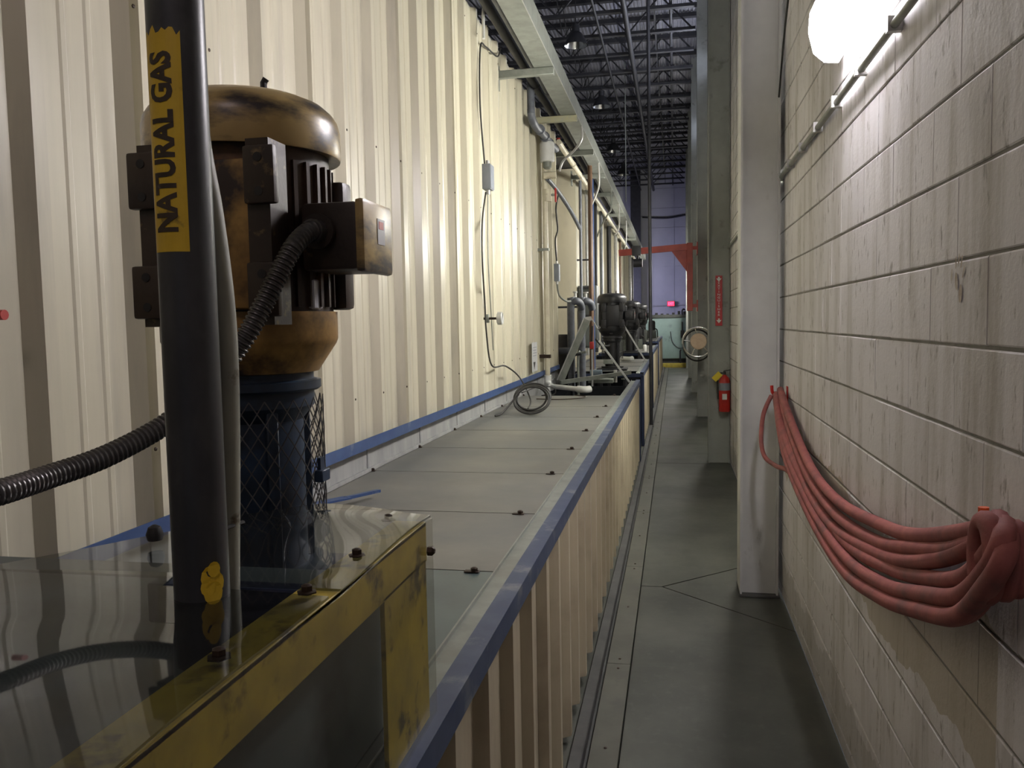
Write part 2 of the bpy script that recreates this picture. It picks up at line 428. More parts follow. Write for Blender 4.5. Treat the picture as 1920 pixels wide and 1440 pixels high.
# ---- roof deck: corrugated, ribs run with the aisle
mb = MB(); prof = []; x = -12.0; st_ = .076
while x < .67:
    prof += [(x, 7.95), (x+.022, 7.95), (x+.036, 7.985), (x+.06, 7.985)]; x += st_
a = [mb.bm.verts.new((px, -3, pz)) for px, pz in prof]; b2 = [mb.bm.verts.new((px, 35.2, pz)) for px, pz in prof]
for i in range(len(prof)-1): mb.bm.faces.new((a[i], a[i+1], b2[i+1], b2[i]))
mb.box(-12, .9, -3, 35.2, 8.0, 8.1)
ceil = mb.build('ceiling', deckm); tag(ceil, kind='structure')
# made-up glowing windows, mostly hidden, added to light the roof deck
wn = MB().box(XR-.02, XR-.004, 13.2, 22.0, 6.05, 6.55).build('added_window_1', galv); tag(wn, kind='structure'); ORG[wn] = Vector()
for i in range(8): MB().box(XR-.03, XR-.021, 13.25+i*1.09, 14.28+i*1.09, 6.1, 6.5).build('pane', glow_pane_m, wn)

# ---- corrugated sheet profile (ribs stand proud of the pan)
def ribbed(y0, y1, x, first, period=.3935, d=.042, s_=.028, top=.045, minors=True):
    """open profile (x, y) from y0 to y1; a rib foot sits at first + k*period"""
    P = [(x, y0)]; k = math.floor((y0-first)/period) - 1
    while True:
        f = first + k*period; k += 1
        if f > y1: break
        seq = [(x, f), (x+d, f+s_), (x+d, f+s_+top), (x, f+2*s_+top)]
        if minors:
            a0 = f + 2*s_ + top
            w_ = period - 2*s_ - top
            for q in (.33, .67):
                c = a0 + w_*q
                seq += [(x, c-.016), (x+.004, c-.008), (x+.004, c+.008), (x, c+.016)]
        for p in seq:
            if y0 < p[1] < y1: P.append(p)
    P.append((x, y1)); return P
def sheet_panels(parent, x, y0, y1, z0, z1, first, m, name='wall_panel', width=1.1805, **kw):
    k = math.floor((y0-(first+.06))/width)
    a0 = y0
    while a0 < y1-.01:
        nxt = first + .06 + (k+1)*width
        while nxt <= a0+.05: k += 1; nxt = first + .06 + (k+1)*width
        e = min(nxt, y1); mb = MB()
        j = random.uniform(0, .0015)
        mb.extrude_z(ribbed(a0+.0025, e-.0025, x+j, first, **kw), z0, z1)
        mb.build(name, m, parent, sharp=False)
        a0 = e
# ---- left wall: oven casings, one module after another
wl = MB().box(-4.4, XL-.012, -2.5, 10.9, 1.165, 4.2).build('wall_left', curb_m); tag(wl, kind='structure'); ORG[wl] = Vector()
MB().box(-4.4, XL-.06, -2.5, 10.9, 0, 1.02).build('casing_base', curb_m, wl)
sheet_panels(wl, XL, -1.2, 10.85, 1.16, 4.24, 2.14, cream)
# corner trim
MB().box(XL-.02, XL+.045, 10.83, 10.9, 1.16, 4.24).build('corner_trim', cream, wl)
sc = MB()
for yy in [2.14+.05+.3935*i for i in range(-2, 22)]:
    for zz in (1.42, 2.7, 4.05): sc.lathe([(.006, 0), (.006, .004), (.003, .006)], (XL+.04, yy, zz), 6, 'X')
sc = sc.build('screw', bolt_m, wl); tag(sc, kind='stuff')
# blue angle at the foot of the sheets and grey sill beneath
t1 = MB().extrude_y([(XL-.03, 1.16), (XL+.058, 1.16), (XL+.058, 1.215), (XL+.053, 1.215), (XL+.053, 1.167), (XL-.03, 1.167)], -1.2, 10.9).build('trim_1', blue); tag(t1, kind='structure')
t2 = MB().box(-1.70, -1.562, -1.2, 10.9, .9, 1.16)
for i in range(12):
    yy = .4 + i*.9; t2.box(-1.5625, -1.556, yy, yy+.012, 1.02, 1.15)
t2.bar((-1.558, -1.2, 1.03), (-1.558, 10.9, 1.03), .012, .02)
tag(t2.build('trim_2', sill_m), kind='structure')
def module(idx, y0, y1, ztop, first, xw=XL):
    r_ = MB().box(-4.4, xw-.012, y0, y1, 0, ztop-.04).build('wall_left_%d' % idx, curb_m); tag(r_, kind='structure'); ORG[r_] = Vector()
    sheet_panels(r_, xw, y0+.03, y1-.02, 1.1, ztop, first, cream, minors=False)
    MB().box(-4.4, xw+.02, y0-.02, y0+.03, 1.0, ztop).build('end_panel', cream, r_)
    return r_
m2 = module(2, 13.3, 18.6, 4.2, 13.55)
m3 = module(3, 20.3, 25.4, 4.2, 20.5)
m4 = module(4, 26.8, 31.4, 4.2, 27.0)
for i, (a0, a1) in enumerate(((10.92, 13.26), (18.6, 20.28), (25.4, 26.78))):
    rc = MB().box(-4.4, -2.012, a0, a1, 0, 4.1).build('wall_left_recess_%d' % (i+1), curb_m); tag(rc, kind='structure'); ORG[rc] = Vector()
    sheet_panels(rc, -2.0, a0, a1, .9, 4.1, a0+.1, cream_t, minors=False)
# oven roofs
tag(MB().box(-4.4, XL-.02, -2.5, 31.4, 4.21, 4.25).build('trim_3', dark), kind='structure')

# ================================================================== COLUMNS
def column(y, label, m_, w_=.235, zt=8.0):
    x0 = .405; r_ = thing('steel_column', (x0, y, 0), label, 'column', 'columns along the block wall')
    x1 = x0 + w_
    MB().box(x0, x0+.012, y-.125, y+.125, 0, zt).build('flange', m_, r_)
    MB().box(x1-.012, x1, y-.125, y+.125, 0, zt).build('flange', m_, r_)
    MB().box(x0+.012, x1-.012, y-.085, y-.07, 0, zt).build('web', m_, r_)
    return r_
c1 = column(5.50, 'nearest white column standing behind the red hose by the block wall', colm)
MB().box(.40, .65, 5.35, 5.65, 0, .012, bev=.003).build('base_plate', curb_m, c1)
c2 = column(10.55, 'grey column carrying the red extinguisher sign', colf, .255)
c3 = column(15.55, 'grey column beside the spoked handwheel that carries the red jib crane', colf)
c4 = column(20.7, 'grey column in the row, next one past the jib crane', colf)
c5 = column(25.8, 'grey column in the row, second past the jib crane', colf)
c6 = column(30.9, 'farthest grey column beside the turquoise tank', colf)

# ================================================================== FLUORESCENT FIXTURES on the right wall
def fixture(y0, y1, label, tm=None):
    r_ = thing('wall_light', (XR, y0, 2.835), label, 'light', 'fluorescent fixtures on the block wall')
    MB().box(.640, XR-.002, y0, y1, 2.815, 3.045, bev=.006).build('housing', white_p, r_)
    pr = [(.640, 2.780), (.585, 2.784), (.545, 2.82), (.525, 2.90), (.530, 2.975), (.55, 3.020), (.640, 3.045)]
    MB().extrude_y(pr, y0+.01, y1-.01).build('lens', tm or tube_2, r_)
    for yy in (y0, y1-.010): MB().extrude_y([(.640, 2.778), (.584, 2.782), (.544, 2.819), (.524, 2.90), (.529, 2.976), (.55, 3.021), (.640, 3.046)], yy, yy+.012).build('end_cap', white_p, r_)
    return r_
fixture(2.75, 3.55, 'brightest long fluorescent light glowing at the top of the block wall', tube_m)
fixture(6.05, 7.25, 'second wall light, its glow just peeking out behind the white column')
fixture(11.2, 12.4, 'wall light tucked behind the column with the extinguisher sign')
fixture(16.3, 17.5, 'wall light tucked behind the column that carries the jib crane')
fixture(21.5, 22.7, 'wall light hidden behind the fourth column of the row')
fixture(29.2, 30.4, 'farthest wall light, unseen and added to light the turquoise tank')  # hidden by a column; added to brighten the turquoise tank
# conduit along the wall under the lights
cd = thing('wall_conduit', (XR, 1.0, 2.64), 'dark conduit with clips running along the block wall under the light', 'conduit')
MB().tube([(.645, 0, 2.64), (.645, 33, 2.64)], .014, 10).build('tube', galv, cd)
for i in range(14): MB().box(.625, XR, .9+i*.45, .925+i*.45, 2.62, 2.665).build('clip', galv_l, cd)
tag(MB().tube([(.60, 3.2, 3.9), (.60, 4.6, 3.55), (.62, 5.3, 3.1)], .006, 6, 6).build('hanging_cable', black), 'thin dark cable slanting down behind the top of the white column', 'cable')

# ================================================================== RED HOSE
hs = thing('red_hose', (.6, 5.15, 1.33), 'coil of faded red hose slung between two hooks on the block wall', 'hose')
A = [(.625, 5.20, 1.325), (.62, 5.02, 1.262), (.615, 4.54, 1.13), (.60, 3.863, 1.04), (.60, 3.259, 1.025), (.61, 2.682, 1.085), (.60, 2.286, 1.165), (.60, 1.961, 1.255), (.605, 1.76, 1.335)]
B = [(.60, 5.18, 1.315), (.585, 4.9, 1.20), (.58, 4.50, 1.06), (.575, 3.733, .965), (.57, 2.965, .955), (.57, 2.409, 1.03), (.57, 2.036, 1.125), (.57, 1.80, 1.20), (.565, 1.64, 1.30), (.575, 1.60, 1.365), (.60, 1.66, 1.385)]
def off(P, dy, dz, dx, sag):
    n = len(P); out = []
    for i, (x, y, z) in enumerate(P):
        t = math.sin(PI*i/(n-1))
        out.append((x + dx*t, y + dy, z + dz - sag*t + .004*math.sin(i*2.3+sag*90)))
    return out
strands = [(off(A, 0, 0, 0, 0)), off(A, .012, -.012, -.012, .03), off(A, .0, .020, .01, -.03),
           B, off(B, .03, .0, .02, -.035), off(B, -.02, -.015, -.01, .02), off(B, .02, -.02, .02, .032)]
for P in strands: MB().tube(P, .0205, 10, 7).build('strand', hosem, hs)
# loops round the right hook
for dx, rz in ((0, .062), (-.03, .07), (.02, .055)):
    L = [(.60+dx, 1.68+rz*.6*math.cos(a)-.02, 1.32+rz*math.sin(a)) for a in [i*2*PI/10 for i in range(10)]]
    MB().tube(L, .0205, 10, 5, closed=True).build('loop', hosem, hs)
MB().tube([(.57, 5.17, 1.31), (.52, 5.13, 1.20), (.50, 5.05, 1.06), (.51, 4.95, .975), (.55, 4.75, .955), (.57, 4.45, .985), (.575, 4.1, .99), (.58, 3.8, .96)], .013, 10, 7).build('loose_end', hosem, hs)
for i, (yy, zz, lab) in enumerate(((5.19, 1.335, 'red painted hook by the column holding the far end of hose'), (1.69, 1.375, 'orange hook holding the near end of the hose'))):
    hk = thing('wall_hook', (XR, yy, zz), lab, 'hook')
    MB().tube([(XR-.01, yy, zz-.03), (.62, yy, zz-.035), (.60, yy, zz-.03), (.578, yy, zz-.005), (.574, yy, zz+.035)], .010, 8, 4).build('hook', orange if i else red_p, hk)
    MB().box(XR-.008, XR-.0005, yy-.025, yy+.025, zz-.07, zz+.03, bev=.003).build('plate', orange if i else red_p, hk)
# rust-brown hand print on the block, flat paint
hp = MB(); hx = XR-.0035
def ell(mb, cy0, cz, ry, rz, rot):
    vs = []
    for i in range(14):
        a = 2*PI*i/14; u, v = ry*math.cos(a), rz*math.sin(a)
        vs.append(mb.bm.verts.new((hx, cy0+u*math.cos(rot)-v*math.sin(rot), cz+u*math.sin(rot)+v*math.cos(rot))))
    mb.bm.faces.new(vs)
ell(hp, 2.165, 1.855, .010, .022, -.2); ell(hp, 2.135, 1.825, .012, .022, .1)
for (a, c, r0) in ((2.20, 1.872, .1), (2.115, 1.875, .5), (2.15, 1.905, .2), (2.17, 1.90, 0), (2.13, 1.90, .35)): ell(hp, a, c, .005, .016, r0)
hpm = mat('hand_grease', (.36, .29, .22), (.5, .45, .4), 60, rough=.7)
tag(hp.build('hand_print', hpm), 'brownish greasy hand print on the block wall above the hose', 'hand print')

# ================================================================== TANK LINE
def tank(y0, y1, zt, label, first, xo=-.428, open0=None, open1=None, hole=None):
    r_ = thing('process_tank', (-1.0, (y0+y1)/2, 0), label, 'tank', 'tanks in a line along the aisle')
    # ribbed side sheets to the aisle
    yy = y0+.02; k = 0
    P = ribbed(y0+.02, y1-.02, -.462, first, period=.3, d=.036, s_=.024, top=.04, minors=False)
    W = 1.2; a0 = y0+.02
    while a0 < y1-.03:
        e = min(a0+W, y1-.02)
        MB().extrude_z(ribbed(a0+.002, e-.002, -.468, first, period=.3, d=.034, s_=.024, top=.04, minors=False), .035, zt-.012).build('side_panel', cream_t, r_, sharp=False)
        a0 = e
    MB().box(-1.6, -.475, y0+.03, y0+.05, .1, zt-.06).build('end_wall', pit_m, r_)
    MB().box(-1.6, -.475, y1-.05, y1-.03, .1, zt-.06).build('end_wall', pit_m, r_)
    MB().box(-.49, -.478, y0+.03, y1-.03, .05, zt-.05).build('inner_wall', pit_m, r_)
    MB().box(-1.6, -.49, y0+.05, y1-.05, .05, .62).build('liquid', pit_m, r_)
    # blue rail: channel with top flange, side flange; grey strip inside it
    rl = MB().extrude_y([(xo, zt+.02), (xo, zt-.042), (xo-.006, zt-.042), (xo-.006, zt+.013), (xo-.052, zt+.013), (xo-.052, zt+.02)], y0, y1).build('rail', blue_worn, r_)
    MB().extrude_y([(xo-.053, zt+.018), (xo-.053, zt+.006), (xo-.105, zt+.006), (xo-.105, zt+.016), (xo-.11, zt+.016), (xo-.11, zt-.02), (xo-.05, zt-.02)], y0+.01, y1-.01).build('seal_strip', galv, r_)
    for ya in (y0, y1-.06):
        MB().box(-.47, -.425, ya, ya+.06, 0, zt-.03, bev=.004).build('corner_post', navy, r_)
    MB().box(-1.6, -.44, y0, y0+.05, zt-.05, zt+.0).build('end_rail', navy, r_)
    return r_
tank(-.9, 10.5, 1.015, 'nearest long cream ribbed tank with a worn blue rail and grey covers', .02)
tank(11.75, 16.0, 1.03, 'second cream tank in the line, its dark blue frame end facing the camera', 11.9)
tank(16.9, 22.0, 1.12, 'third tank in the line, past the black hanging pole', 17.0)
tank(23.0, 30.0, 1.2, 'farthest tank in the line before the turquoise tank', 23.1)
# bolted tank covers
edges = [1.55, 2.42, 3.19, 4.06, 4.87, 5.70, 6.52, 7.35, 8.45]
labs = ['dark teal cover plate nearest the yellow guard', 'first grey cover plate past the teal one', 'grey cover plate with the tip of the blue lever resting on it', 'third grey cover plate past the teal one',
        'fourth grey cover plate past the teal one', 'grey cover plate just before the black cable coil', 'grey cover plate under the black cable coil', 'grey cover plate by the white elbow pipe, last before the open sump']
for i in range(8):
    y0, y1 = edges[i], edges[i+1]; z = 1.017
    r_ = thing('tank_cover', (-1.07, (y0+y1)/2, z), labs[i], 'cover plate', 'cover plates on the nearest tank')
    mb = MB(); nx, ny = 9, 5; bmv = []
    sg = random.uniform(.002, .007)
    for a in range(nx):
        for c in range(ny):
            u, v = a/(nx-1), c/(ny-1)
            bmv.append(mb.bm.verts.new((-1.555 + u*1.01, y0+.002 + v*(y1-y0-.004), z - sg*math.sin(PI*u)*math.sin(PI*v) + (0 if v > .01 else .001))))
    for a in range(nx-1):
        for c in range(ny-1):
            f = mb.bm.faces.new((bmv[a*ny+c], bmv[(a+1)*ny+c], bmv[(a+1)*ny+c+1], bmv[a*ny+c+1])); f.smooth = True
    ret = bmesh.ops.extrude_face_region(mb.bm, geom=list(mb.bm.faces))
    for v in [v for v in ret['geom'] if isinstance(v, bmesh.types.BMVert)]: v.co.z -= .006
    mb.build('plate', teal_cover if i == 0 else cover_m, r_)
    for cx0 in (-.60, -1.545):
        cl = MB().box(cx0-.035, cx0+.012, y1-.024, y1-.002, z+.001, z+.005, bev=.0015)
        cl.build('clip', bolt_m, r_)
        MB().lathe([(.011, z+.004), (.011, z+.014), (.006, z+.017)], (cx0-.004, y1-.014, 0), 6).build('bolt', bolt_m, r_)
for yy in (12.9, 14.2, 15.5):
    r_ = MB().box(-1.58, -.545, yy-.62, yy+.6, 1.032, 1.038, bev=.002).build('tank_cover', cover_m)
    tag(r_, {12.9: 'grey cover at the front of the second tank', 14.2: 'middle grey cover on the second tank', 15.5: 'rear grey cover on the second tank'}[yy], 'cover plate', 'cover plates on the second tank')
for yy in (18.2, 20.6):
    tag(MB().box(-1.58, -.545, yy-1.15, yy+1.15, 1.122, 1.13, bev=.002).build('tank_cover', cover_m), 'grey cover on the third tank, %s half' % ('front' if yy < 19 else 'rear'), 'cover plate', 'cover plates on the third tank')
tag(MB().box(-1.58, -.545, 23.1, 29.8, 1.202, 1.21).build('tank_cover', cover_m), 'long grey cover on the farthest tank', 'cover plate')

# blue lever on the cover
lv = thing('flat_lever', (-1.4, 3.1, 1.03), 'flat blue painted lever bar lying on the cover behind the motor', 'lever')
MB().bar((-1.44, 2.95, 1.075), (-1.345, 3.21, 1.06), .05, .008).build('bar', blue, lv)
MB().bar((-1.348, 3.20, 1.06), (-1.28, 3.41, 1.05), .022, .012).build('tip', blue, lv)
MB().box(-1.46, -1.42, 2.93, 2.97, 1.022, 1.075).build('foot', blue, lv)

# ================================================================== MOTORS
def make_motor(label, M, group):
    r_ = thing('vertical_motor', (0, 0, 0), label, 'motor', group)
    cap, body, cone, stand, pad = M
    MB().lathe([(.100, 0), (.100, .33), (.125, .36), (.125, .395)], (0, 0, 0), 28).build('stand', stand, r_)
    MB().lathe([(.134, .392), (.14, .397), (.14, .413), (.125, .416), (.125, .432)], (0, 0, 0), 32).build('flange', stand, r_)
    fl = MB().lathe([(.145, -.005), (.15, .0), (.15, .018), (.13, .02)], (0, 0, 0), 32); fl.build('base_flange', stand, r_)
    # window ribs of the stand and coupling inside
    for k in range(4):
        a = PI/4 + k*PI/2
        MB().box(-.012, .012, .098, .118, .02, .39, bev=.003).build('stand_rib', stand, r_).rotation_euler = (0, 0, a)
    # expanded-metal guard
    mb = MB(); rg = .143; z0, z1 = .118, .378; nd = 30; pitch = 2*PI*rg/nd; rows = 11; dh = (z1-z0)/rows
    for s_ in (1, -1):
        for k in range(nd):
            for j in range(rows):
                a0 = (k + .5*(j % 2)*1.0)/nd*2*PI if s_ == 1 else (k + .5*(j % 2))/nd*2*PI
                a1 = a0 + s_*.5/nd*2*PI
                p0 = (rg*math.cos(a0), rg*math.sin(a0), z0+j*dh); p1 = (rg*math.cos(a1), rg*math.sin(a1), z0+(j+1)*dh)
                mb.bar(p0, p1, .0022, .0016, (math.cos(a0), math.sin(a0), 0))
    mb.build('mesh_guard', meshm if cap is not motor_dark else motor_dark, r_, sharp=False)
    gb = MB().box(.138, .158, -.02, .02, .20, .225, bev=.002); gb.box(.143, .15, -.01, .01, .225, .25); gb.build('guard_clamp', stand, r_)
    # lower bell, drum with fins, cap
    MB().lathe([(.125, .43), (.137, .432), (.176, .49), (.180, .50), (.180, .556)], (0, 0, 0), 40).build('lower_bell', cone, r_)
    bd = MB().lathe([(.172, .545), (.172, .88)], (0, 0, 0), 40)
    for k in range(36):
        a = 2*PI*k/36
        if -2.2 < math.atan2(math.sin(a), math.cos(a)) < -.9: continue
        c, s_ = math.cos(a), math.sin(a)
        bd.bar((.174*c, .174*s_, .565), (.174*c, .174*s_, .85), .009, .012, (c, s_, 0))
    bd.build('drum', body, r_)
    pr = [(.186, .876), (.196, .872), (.198, .879), (.197, .932), (.193, .948), (.184, .962), (.166, .978), (.138, .990), (.10, .997), (.05, 1.001), (.01, 1.002)]
    MB().lathe(pr, (0, 0, 0), 48).build('fan_cover', cap, r_)
    MB().tube([(.06, -.02, .995), (.06, -.02, 1.022), (.066, -.02, 1.03)], .007, 8).build('lifting_pin', dark, r_)
    # foot rails facing -y with bolt holes
    for sx_ in (-1, 1):
        x = .024 + .118*sx_
        MB().bar((x*.94, -.13, .70), (x*.94, -.2, .70), .045, .34, (0, 0, 1)).build('foot_rail', pad, r_)
        for z0, z1 in ((.75, .855), (.545, .645)):
            f = MB().box(x-.031, x+.031, -.215, -.195, z0, z1, bev=.006).build('foot_pad', pad, r_)
            for zz in (z0+.022, z1-.022): MB().lathe([(.0085, -.2165), (.0085, -.2158), (.006, -.2152)], (x, 0, zz), 12, 'Y').build('bolt_hole', black, f)
    sd = MB().box(-.10, .115, -.19, -.16, .56, .84, bev=.012).build('saddle', pad if cap is motor_dark else mustard, r_)
    MB().box(.150, .196, .05, .10, .56, .83, bev=.012).build('rear_rail', pad, r_)
    # terminal box toward the aisle
    tb = MB().box(.176, .29, -.118, .035, .632, .762, bev=.010).build('terminal_box', pad, r_)
    MB().box(.286, .306, -.122, .039, .627, .767, bev=.009).build('box_lid', cap, tb)
    MB().box(.3062, .3072, -.052, -.012, .685, .735).build('sticker', silver_l, tb)
    MB().box(.3074, .3078, -.046, -.020, .715, .73).build('sticker_print', red_p, tb)
    MB().lathe([(.034, -.135), (.034, -.126), (.026, -.122), (.026, -.10)], (.215, 0, .705), 18, 'Y').build('conduit_hub', pad, tb)
    MB().box(.158, .172, -.062, -.02, .56, .62, bev=.003).build('rating_plate', silver_l, r_)
    MB().box(-.02, .02, -.186, -.172, .45, .47, bev=.004).build('drain_boss', cone, r_)
    return r_
mA = make_motor('large grimy mustard motor standing on a blue stand behind the gas pipe', (cap_m, body_m, mustard, stand_m, pad_m), None)
mA.location = (-.88, 1.617, 1.25)
D5 = (motor_dark, motor_dark, motor_dark, motor_dark, motor_dark)
mB = make_motor('first black motor down the line, behind the grey A-frame brace', D5, 'black motors down the tank line')
mB.location = (-.83, 11.25, 1.15)
mC = copy_tree(mB); mC.location = (-.86, 16.55, 1.17); mC['label'] = 'second black motor down the line, behind the thin diagonal brace'
mD = copy_tree(mB); mD.location = (-.90, 22.5, 1.22); mD['label'] = 'third black motor down the line, partly behind the hanging pole'
# reducers / supports under the motors
def support(cx0, cy0, zt, label, mm):
    r_ = thing('motor_support', (cx0, cy0, 0), label, 'support', 'supports carrying the motors')
    MB().box(cx0-.2, cx0+.2, cy0-.18, cy0+.18, zt-.03, zt-.002, bev=.004).build('top_plate', mm, r_)
    for a in (-1, 1):
        for c in (-1, 1): MB().box(cx0+a*.17-.02, cx0+a*.17+.02, cy0+c*.15-.02, cy0+c*.15+.02, .05, zt-.03).build('leg', mm, r_)
    return r_
support(-.88, 1.617, 1.245, 'navy steel support hidden beneath the mustard motor', navy)
support(-.83, 11.25, 1.145, 'dark support under the first black motor', dark)
support(-.86, 16.55, 1.165, 'dark support under the second black motor', dark)
support(-.90, 22.5, 1.215, 'dark support under the third black motor', dark)
tag(MB().box(-.70, -.655, 11.02, 11.06, 1.0, 1.01).box(-.93, -.80, 10.98, 11.0, 1.21, 1.27, bev=.004).build('name_plate', galv), 'grey metal plate on the foot of the first black motor', 'plate')

# ---- corrugated flexible conduit of the near motor
fc = thing('flexible_conduit', (-.675, 1.48, 1.955), 'ribbed metal flexible conduit curving from the terminal box behind the gas pipe', 'conduit')
P = [(-.665, 1.490, 1.955), (-.668, 1.455, 1.952), (-.678, 1.41, 1.92), (-.70, 1.38, 1.86), (-.718, 1.355, 1.807), (-.742, 1.33, 1.752), (-.805, 1.3, 1.665), (-.846, 1.25, 1.615), (-.884, 1.15, 1.577), (-.905, 1.05, 1.562), (-.905, .95, 1.557), (-.92, .85, 1.552), (-.95, .6, 1.55)]
SP = spline([Vector(p) for p in P], 40)
# resample at constant arc length so that the rings are even
acc = [0]
for i in range(1, len(SP)): acc.append(acc[-1] + (SP[i]-SP[i-1]).length)
step = .0022; pts = []; j = 0; s_ = 0
while s_ < acc[-1]:
    while acc[j+1] < s_: j += 1
    t = (s_-acc[j])/max(acc[j+1]-acc[j], 1e-9); pts.append(SP[j].lerp(SP[j+1], t)); s_ += step
MB().tube(pts, .0185, 14, rings=lambda i: (1.0, 1.0, .84, .82)[i % 4]).build('ribbed_sleeve', flexm, fc)
MB().tube([(-.665, 1.494, 1.955), (-.666, 1.462, 1.954)], .0225, 14).build('fitting', flexm, fc)

# ================================================================== GAS PIPE and hose behind it
gp = thing('gas_pipe', (-.62, .979, 1.0), 'thick black gas pipe with a yellow lettered band, nearest the camera', 'pipe')
gx, gy, gr = -.62, .979, .0355
MB().tube([(gx, gy, .9), (gx, gy, 3.4)], gr, 40).build('pipe_body', gas_m, gp)
ca = math.atan2(-gy, -gx) ; ca = math.atan2(0-gy, 0-gx)      # bearing of the aisle side
mid = ca - .60
mb = MB(); n = 12; half = .72
for zz in (0, 1):
    pass
rows = []
for zi in range(24):
    z = 1.872 + zi*(.271)/23
    row = []
    for k in range(n+1):
        a = mid - half + 2*half*k/n
        zz = z + (.004*math.sin(k*2.1)+.003*math.sin(k*5) if zi == 23 else 0)
        row.append(mb.bm.verts.new((gx+(gr+.0006)*math.cos(a), gy+(gr+.0006)*math.sin(a), zz)))
    rows.append(row)
for i in range(23):
    for k in range(n): mb.bm.faces.new((rows[i][k], rows[i][k+1], rows[i+1][k+1], rows[i+1][k]))
lb = mb.build('label_band', ylabel, gp, sharp=False)
def wrap(u, v, w_):
    a = mid - v/gr
    a = mid - (v)/gr
    r_ = gr + .0011 + w_*0
    return Vector((gx + r_*math.cos(a), gy + r_*math.sin(a), 2.006 + u))
text_mesh('NATURAL GAS', .040, ink, 'lettering', lb, wrap, 0, .0016, .83, 4)
MB().tube([(-.575, 1.0, 1.40), (-.578, 1.0, 1.425), (-.576, 1.0, 1.445)], .010, 8).build('paint_drip', ylabel, gp) if False else None
dr = MB(); 
for k, (da, dz, rr_) in enumerate(((.15, 1.452, .013), (.33, 1.444, .011), (.02, 1.44, .009), (.2, 1.432, .012), (.24, 1.463, .008))):
    vs = []
    for i in range(12):
        t = 2*PI*i/12; a = mid + .78 + da + rr_*math.cos(t)/gr; z = dz + rr_*1.3*math.sin(t)
        vs.append(dr.bm.verts.new((gx+(gr+.0012+.0004*k)*math.cos(a), gy+(gr+.0012+.0004*k)*math.sin(a), z)))
    dr.bm.faces.new(vs)
dr.build('paint_splash', ylabel, gp, sharp=False)
hose2 = thing('pale_hose', (-.63, 1.04, 1.1), 'pale grey plastic hose tied close behind the black gas pipe', 'hose')
MB().tube([(-.639, 1.04, 2.2), (-.634, 1.04, 2.039), (-.619, 1.04, 1.932), (-.608, 1.04, 1.816), (-.606, 1.04, 1.713), (-.611, 1.04, 1.564), (-.619, 1.04, 1.393), (-.624, 1.04, 1.1)], .0165, 16, 6).build('tube', mat('pale_hose', (.34, .34, .27), (.27, .27, .22), 9, rough=.5, c3=(.1, .08, .05), scale3=14, lo3=.62, hi3=.68), hose2)
zt_ = thing('cable_tie', (gx, gy, 1.50), 'black cable tie strapping the pale hose to the gas pipe', 'cable tie')
L = []
for i in range(20):
    a = 2*PI*i/20; rr_ = gr+.003
    c = Vector((gx, gy)) if math.cos(a-1.9) < .3 else Vector((-.613, 1.04)); 
    L.append((c.x + (rr_ if c.x == gx else .021)*math.cos(a), c.y + (rr_ if c.x == gx else .021)*math.sin(a), 1.494 + .012*math.cos(a)))
MB().tube(L, .0028, 6, 2, closed=True).build('strap', black, zt_)

# ================================================================== YELLOW GUARD with plexiglass sheets
gd = thing('machine_guard', (-.8, 1.2, 1.02), 'yellow steel frame guard under clear plastic sheets, bottom left corner', 'guard')
ZG = 1.408
MB().box(-.52, -.458, .45, 1.462, ZG-.008, ZG, bev=.001).build('top_rail', yellow, gd)
MB().box(-.464, -.458, .45, 1.462, ZG-.075, ZG-.001, bev=.001).build('side_rail', yellow, gd)
MB().box(-.466, -.458, 1.23, 1.455, .72, ZG-.07).build('post', yellow, gd)
MB().box(-.474, -.466, .45, 1.22, .72, .80).build('lower_rail', navy, gd)
MB().box(-1.5, -.52, .3, 1.40, 1.045, 1.33, bev=.01).build('infill_housing', mat('housing_blue_grey', (.10, .125, .135), (.07, .09, .10), 5, rough=.5, c3=(.03, .03, .035), scale3=4), gd)  # housing guessed from its blue-grey side; added to darken the guard's inside
# dark floor sheet added to darken the inside of the guard
MB().box(-1.5, -.50, .3, 1.40, 1.03, 1.045, bev=.003).build('dark_floor_sheet', pit_m, gd)
MB().box(-.78, -.53, 1.085, 1.12, 1.335, 1.395, bev=.003).build('inner_bracket', navy, gd)
def far_edge(x):
    K = [(-1.5, .98), (-1.05, 1.08), (-.96, 1.20), (-.80, 1.44), (-.69, 1.53), (-.5, 1.475), (-.4, 1.47)]
    for (a, p), (b_, q) in zip(K, K[1:]):
        if a <= x <= b_: return p + (q-p)*(x-a)/(b_-a)
    return 1.47
def warped(y0, y1, x0, x1, zf, name, nx=60, ny=24, cut=None):
    mb = MB(); V = {}
    for i in range(nx+1):
        for j in range(ny+1):
            x = x0 + (x1-x0)*i/nx; ye = y1 if y1 < 1.1 else far_edge(x)
            if y1 < 1.1 and x < -.70: ye = min(y1 + .06, far_edge(x)-.01)
            ys_ = y0 if y0 < 1 or x > -.70 else min(1.07, far_edge(x)-.008)
            y = ys_ + (ye-ys_)*j/ny
            if cut:
                dx, dy = x-cut[0], y-cut[1]; d_ = math.hypot(dx, dy)
                if d_ < cut[2]: y = cut[1] - math.sqrt(max(cut[2]**2-dx*dx, 0)) if abs(dx) < cut[2] else y
            V[i, j] = mb.bm.verts.new((x, y, zf(x, y)))
    for i in range(nx):
        for j in range(ny):
            q = [V[i, j], V[i+1, j], V[i+1, j+1], V[i, j+1]]
            if len({tuple(round(c, 5) for c in v.co) for v in q}) < 4: continue
            try: f = mb.bm.faces.new(q); f.smooth = True
            except Exception: pass
    ret = bmesh.ops.extrude_face_region(mb.bm, geom=list(mb.bm.faces))
    for v in [v for v in ret['geom'] if isinstance(v, bmesh.types.BMVert)]: v.co.z -= .0035
    return mb.build(name, plexi_top, gd)
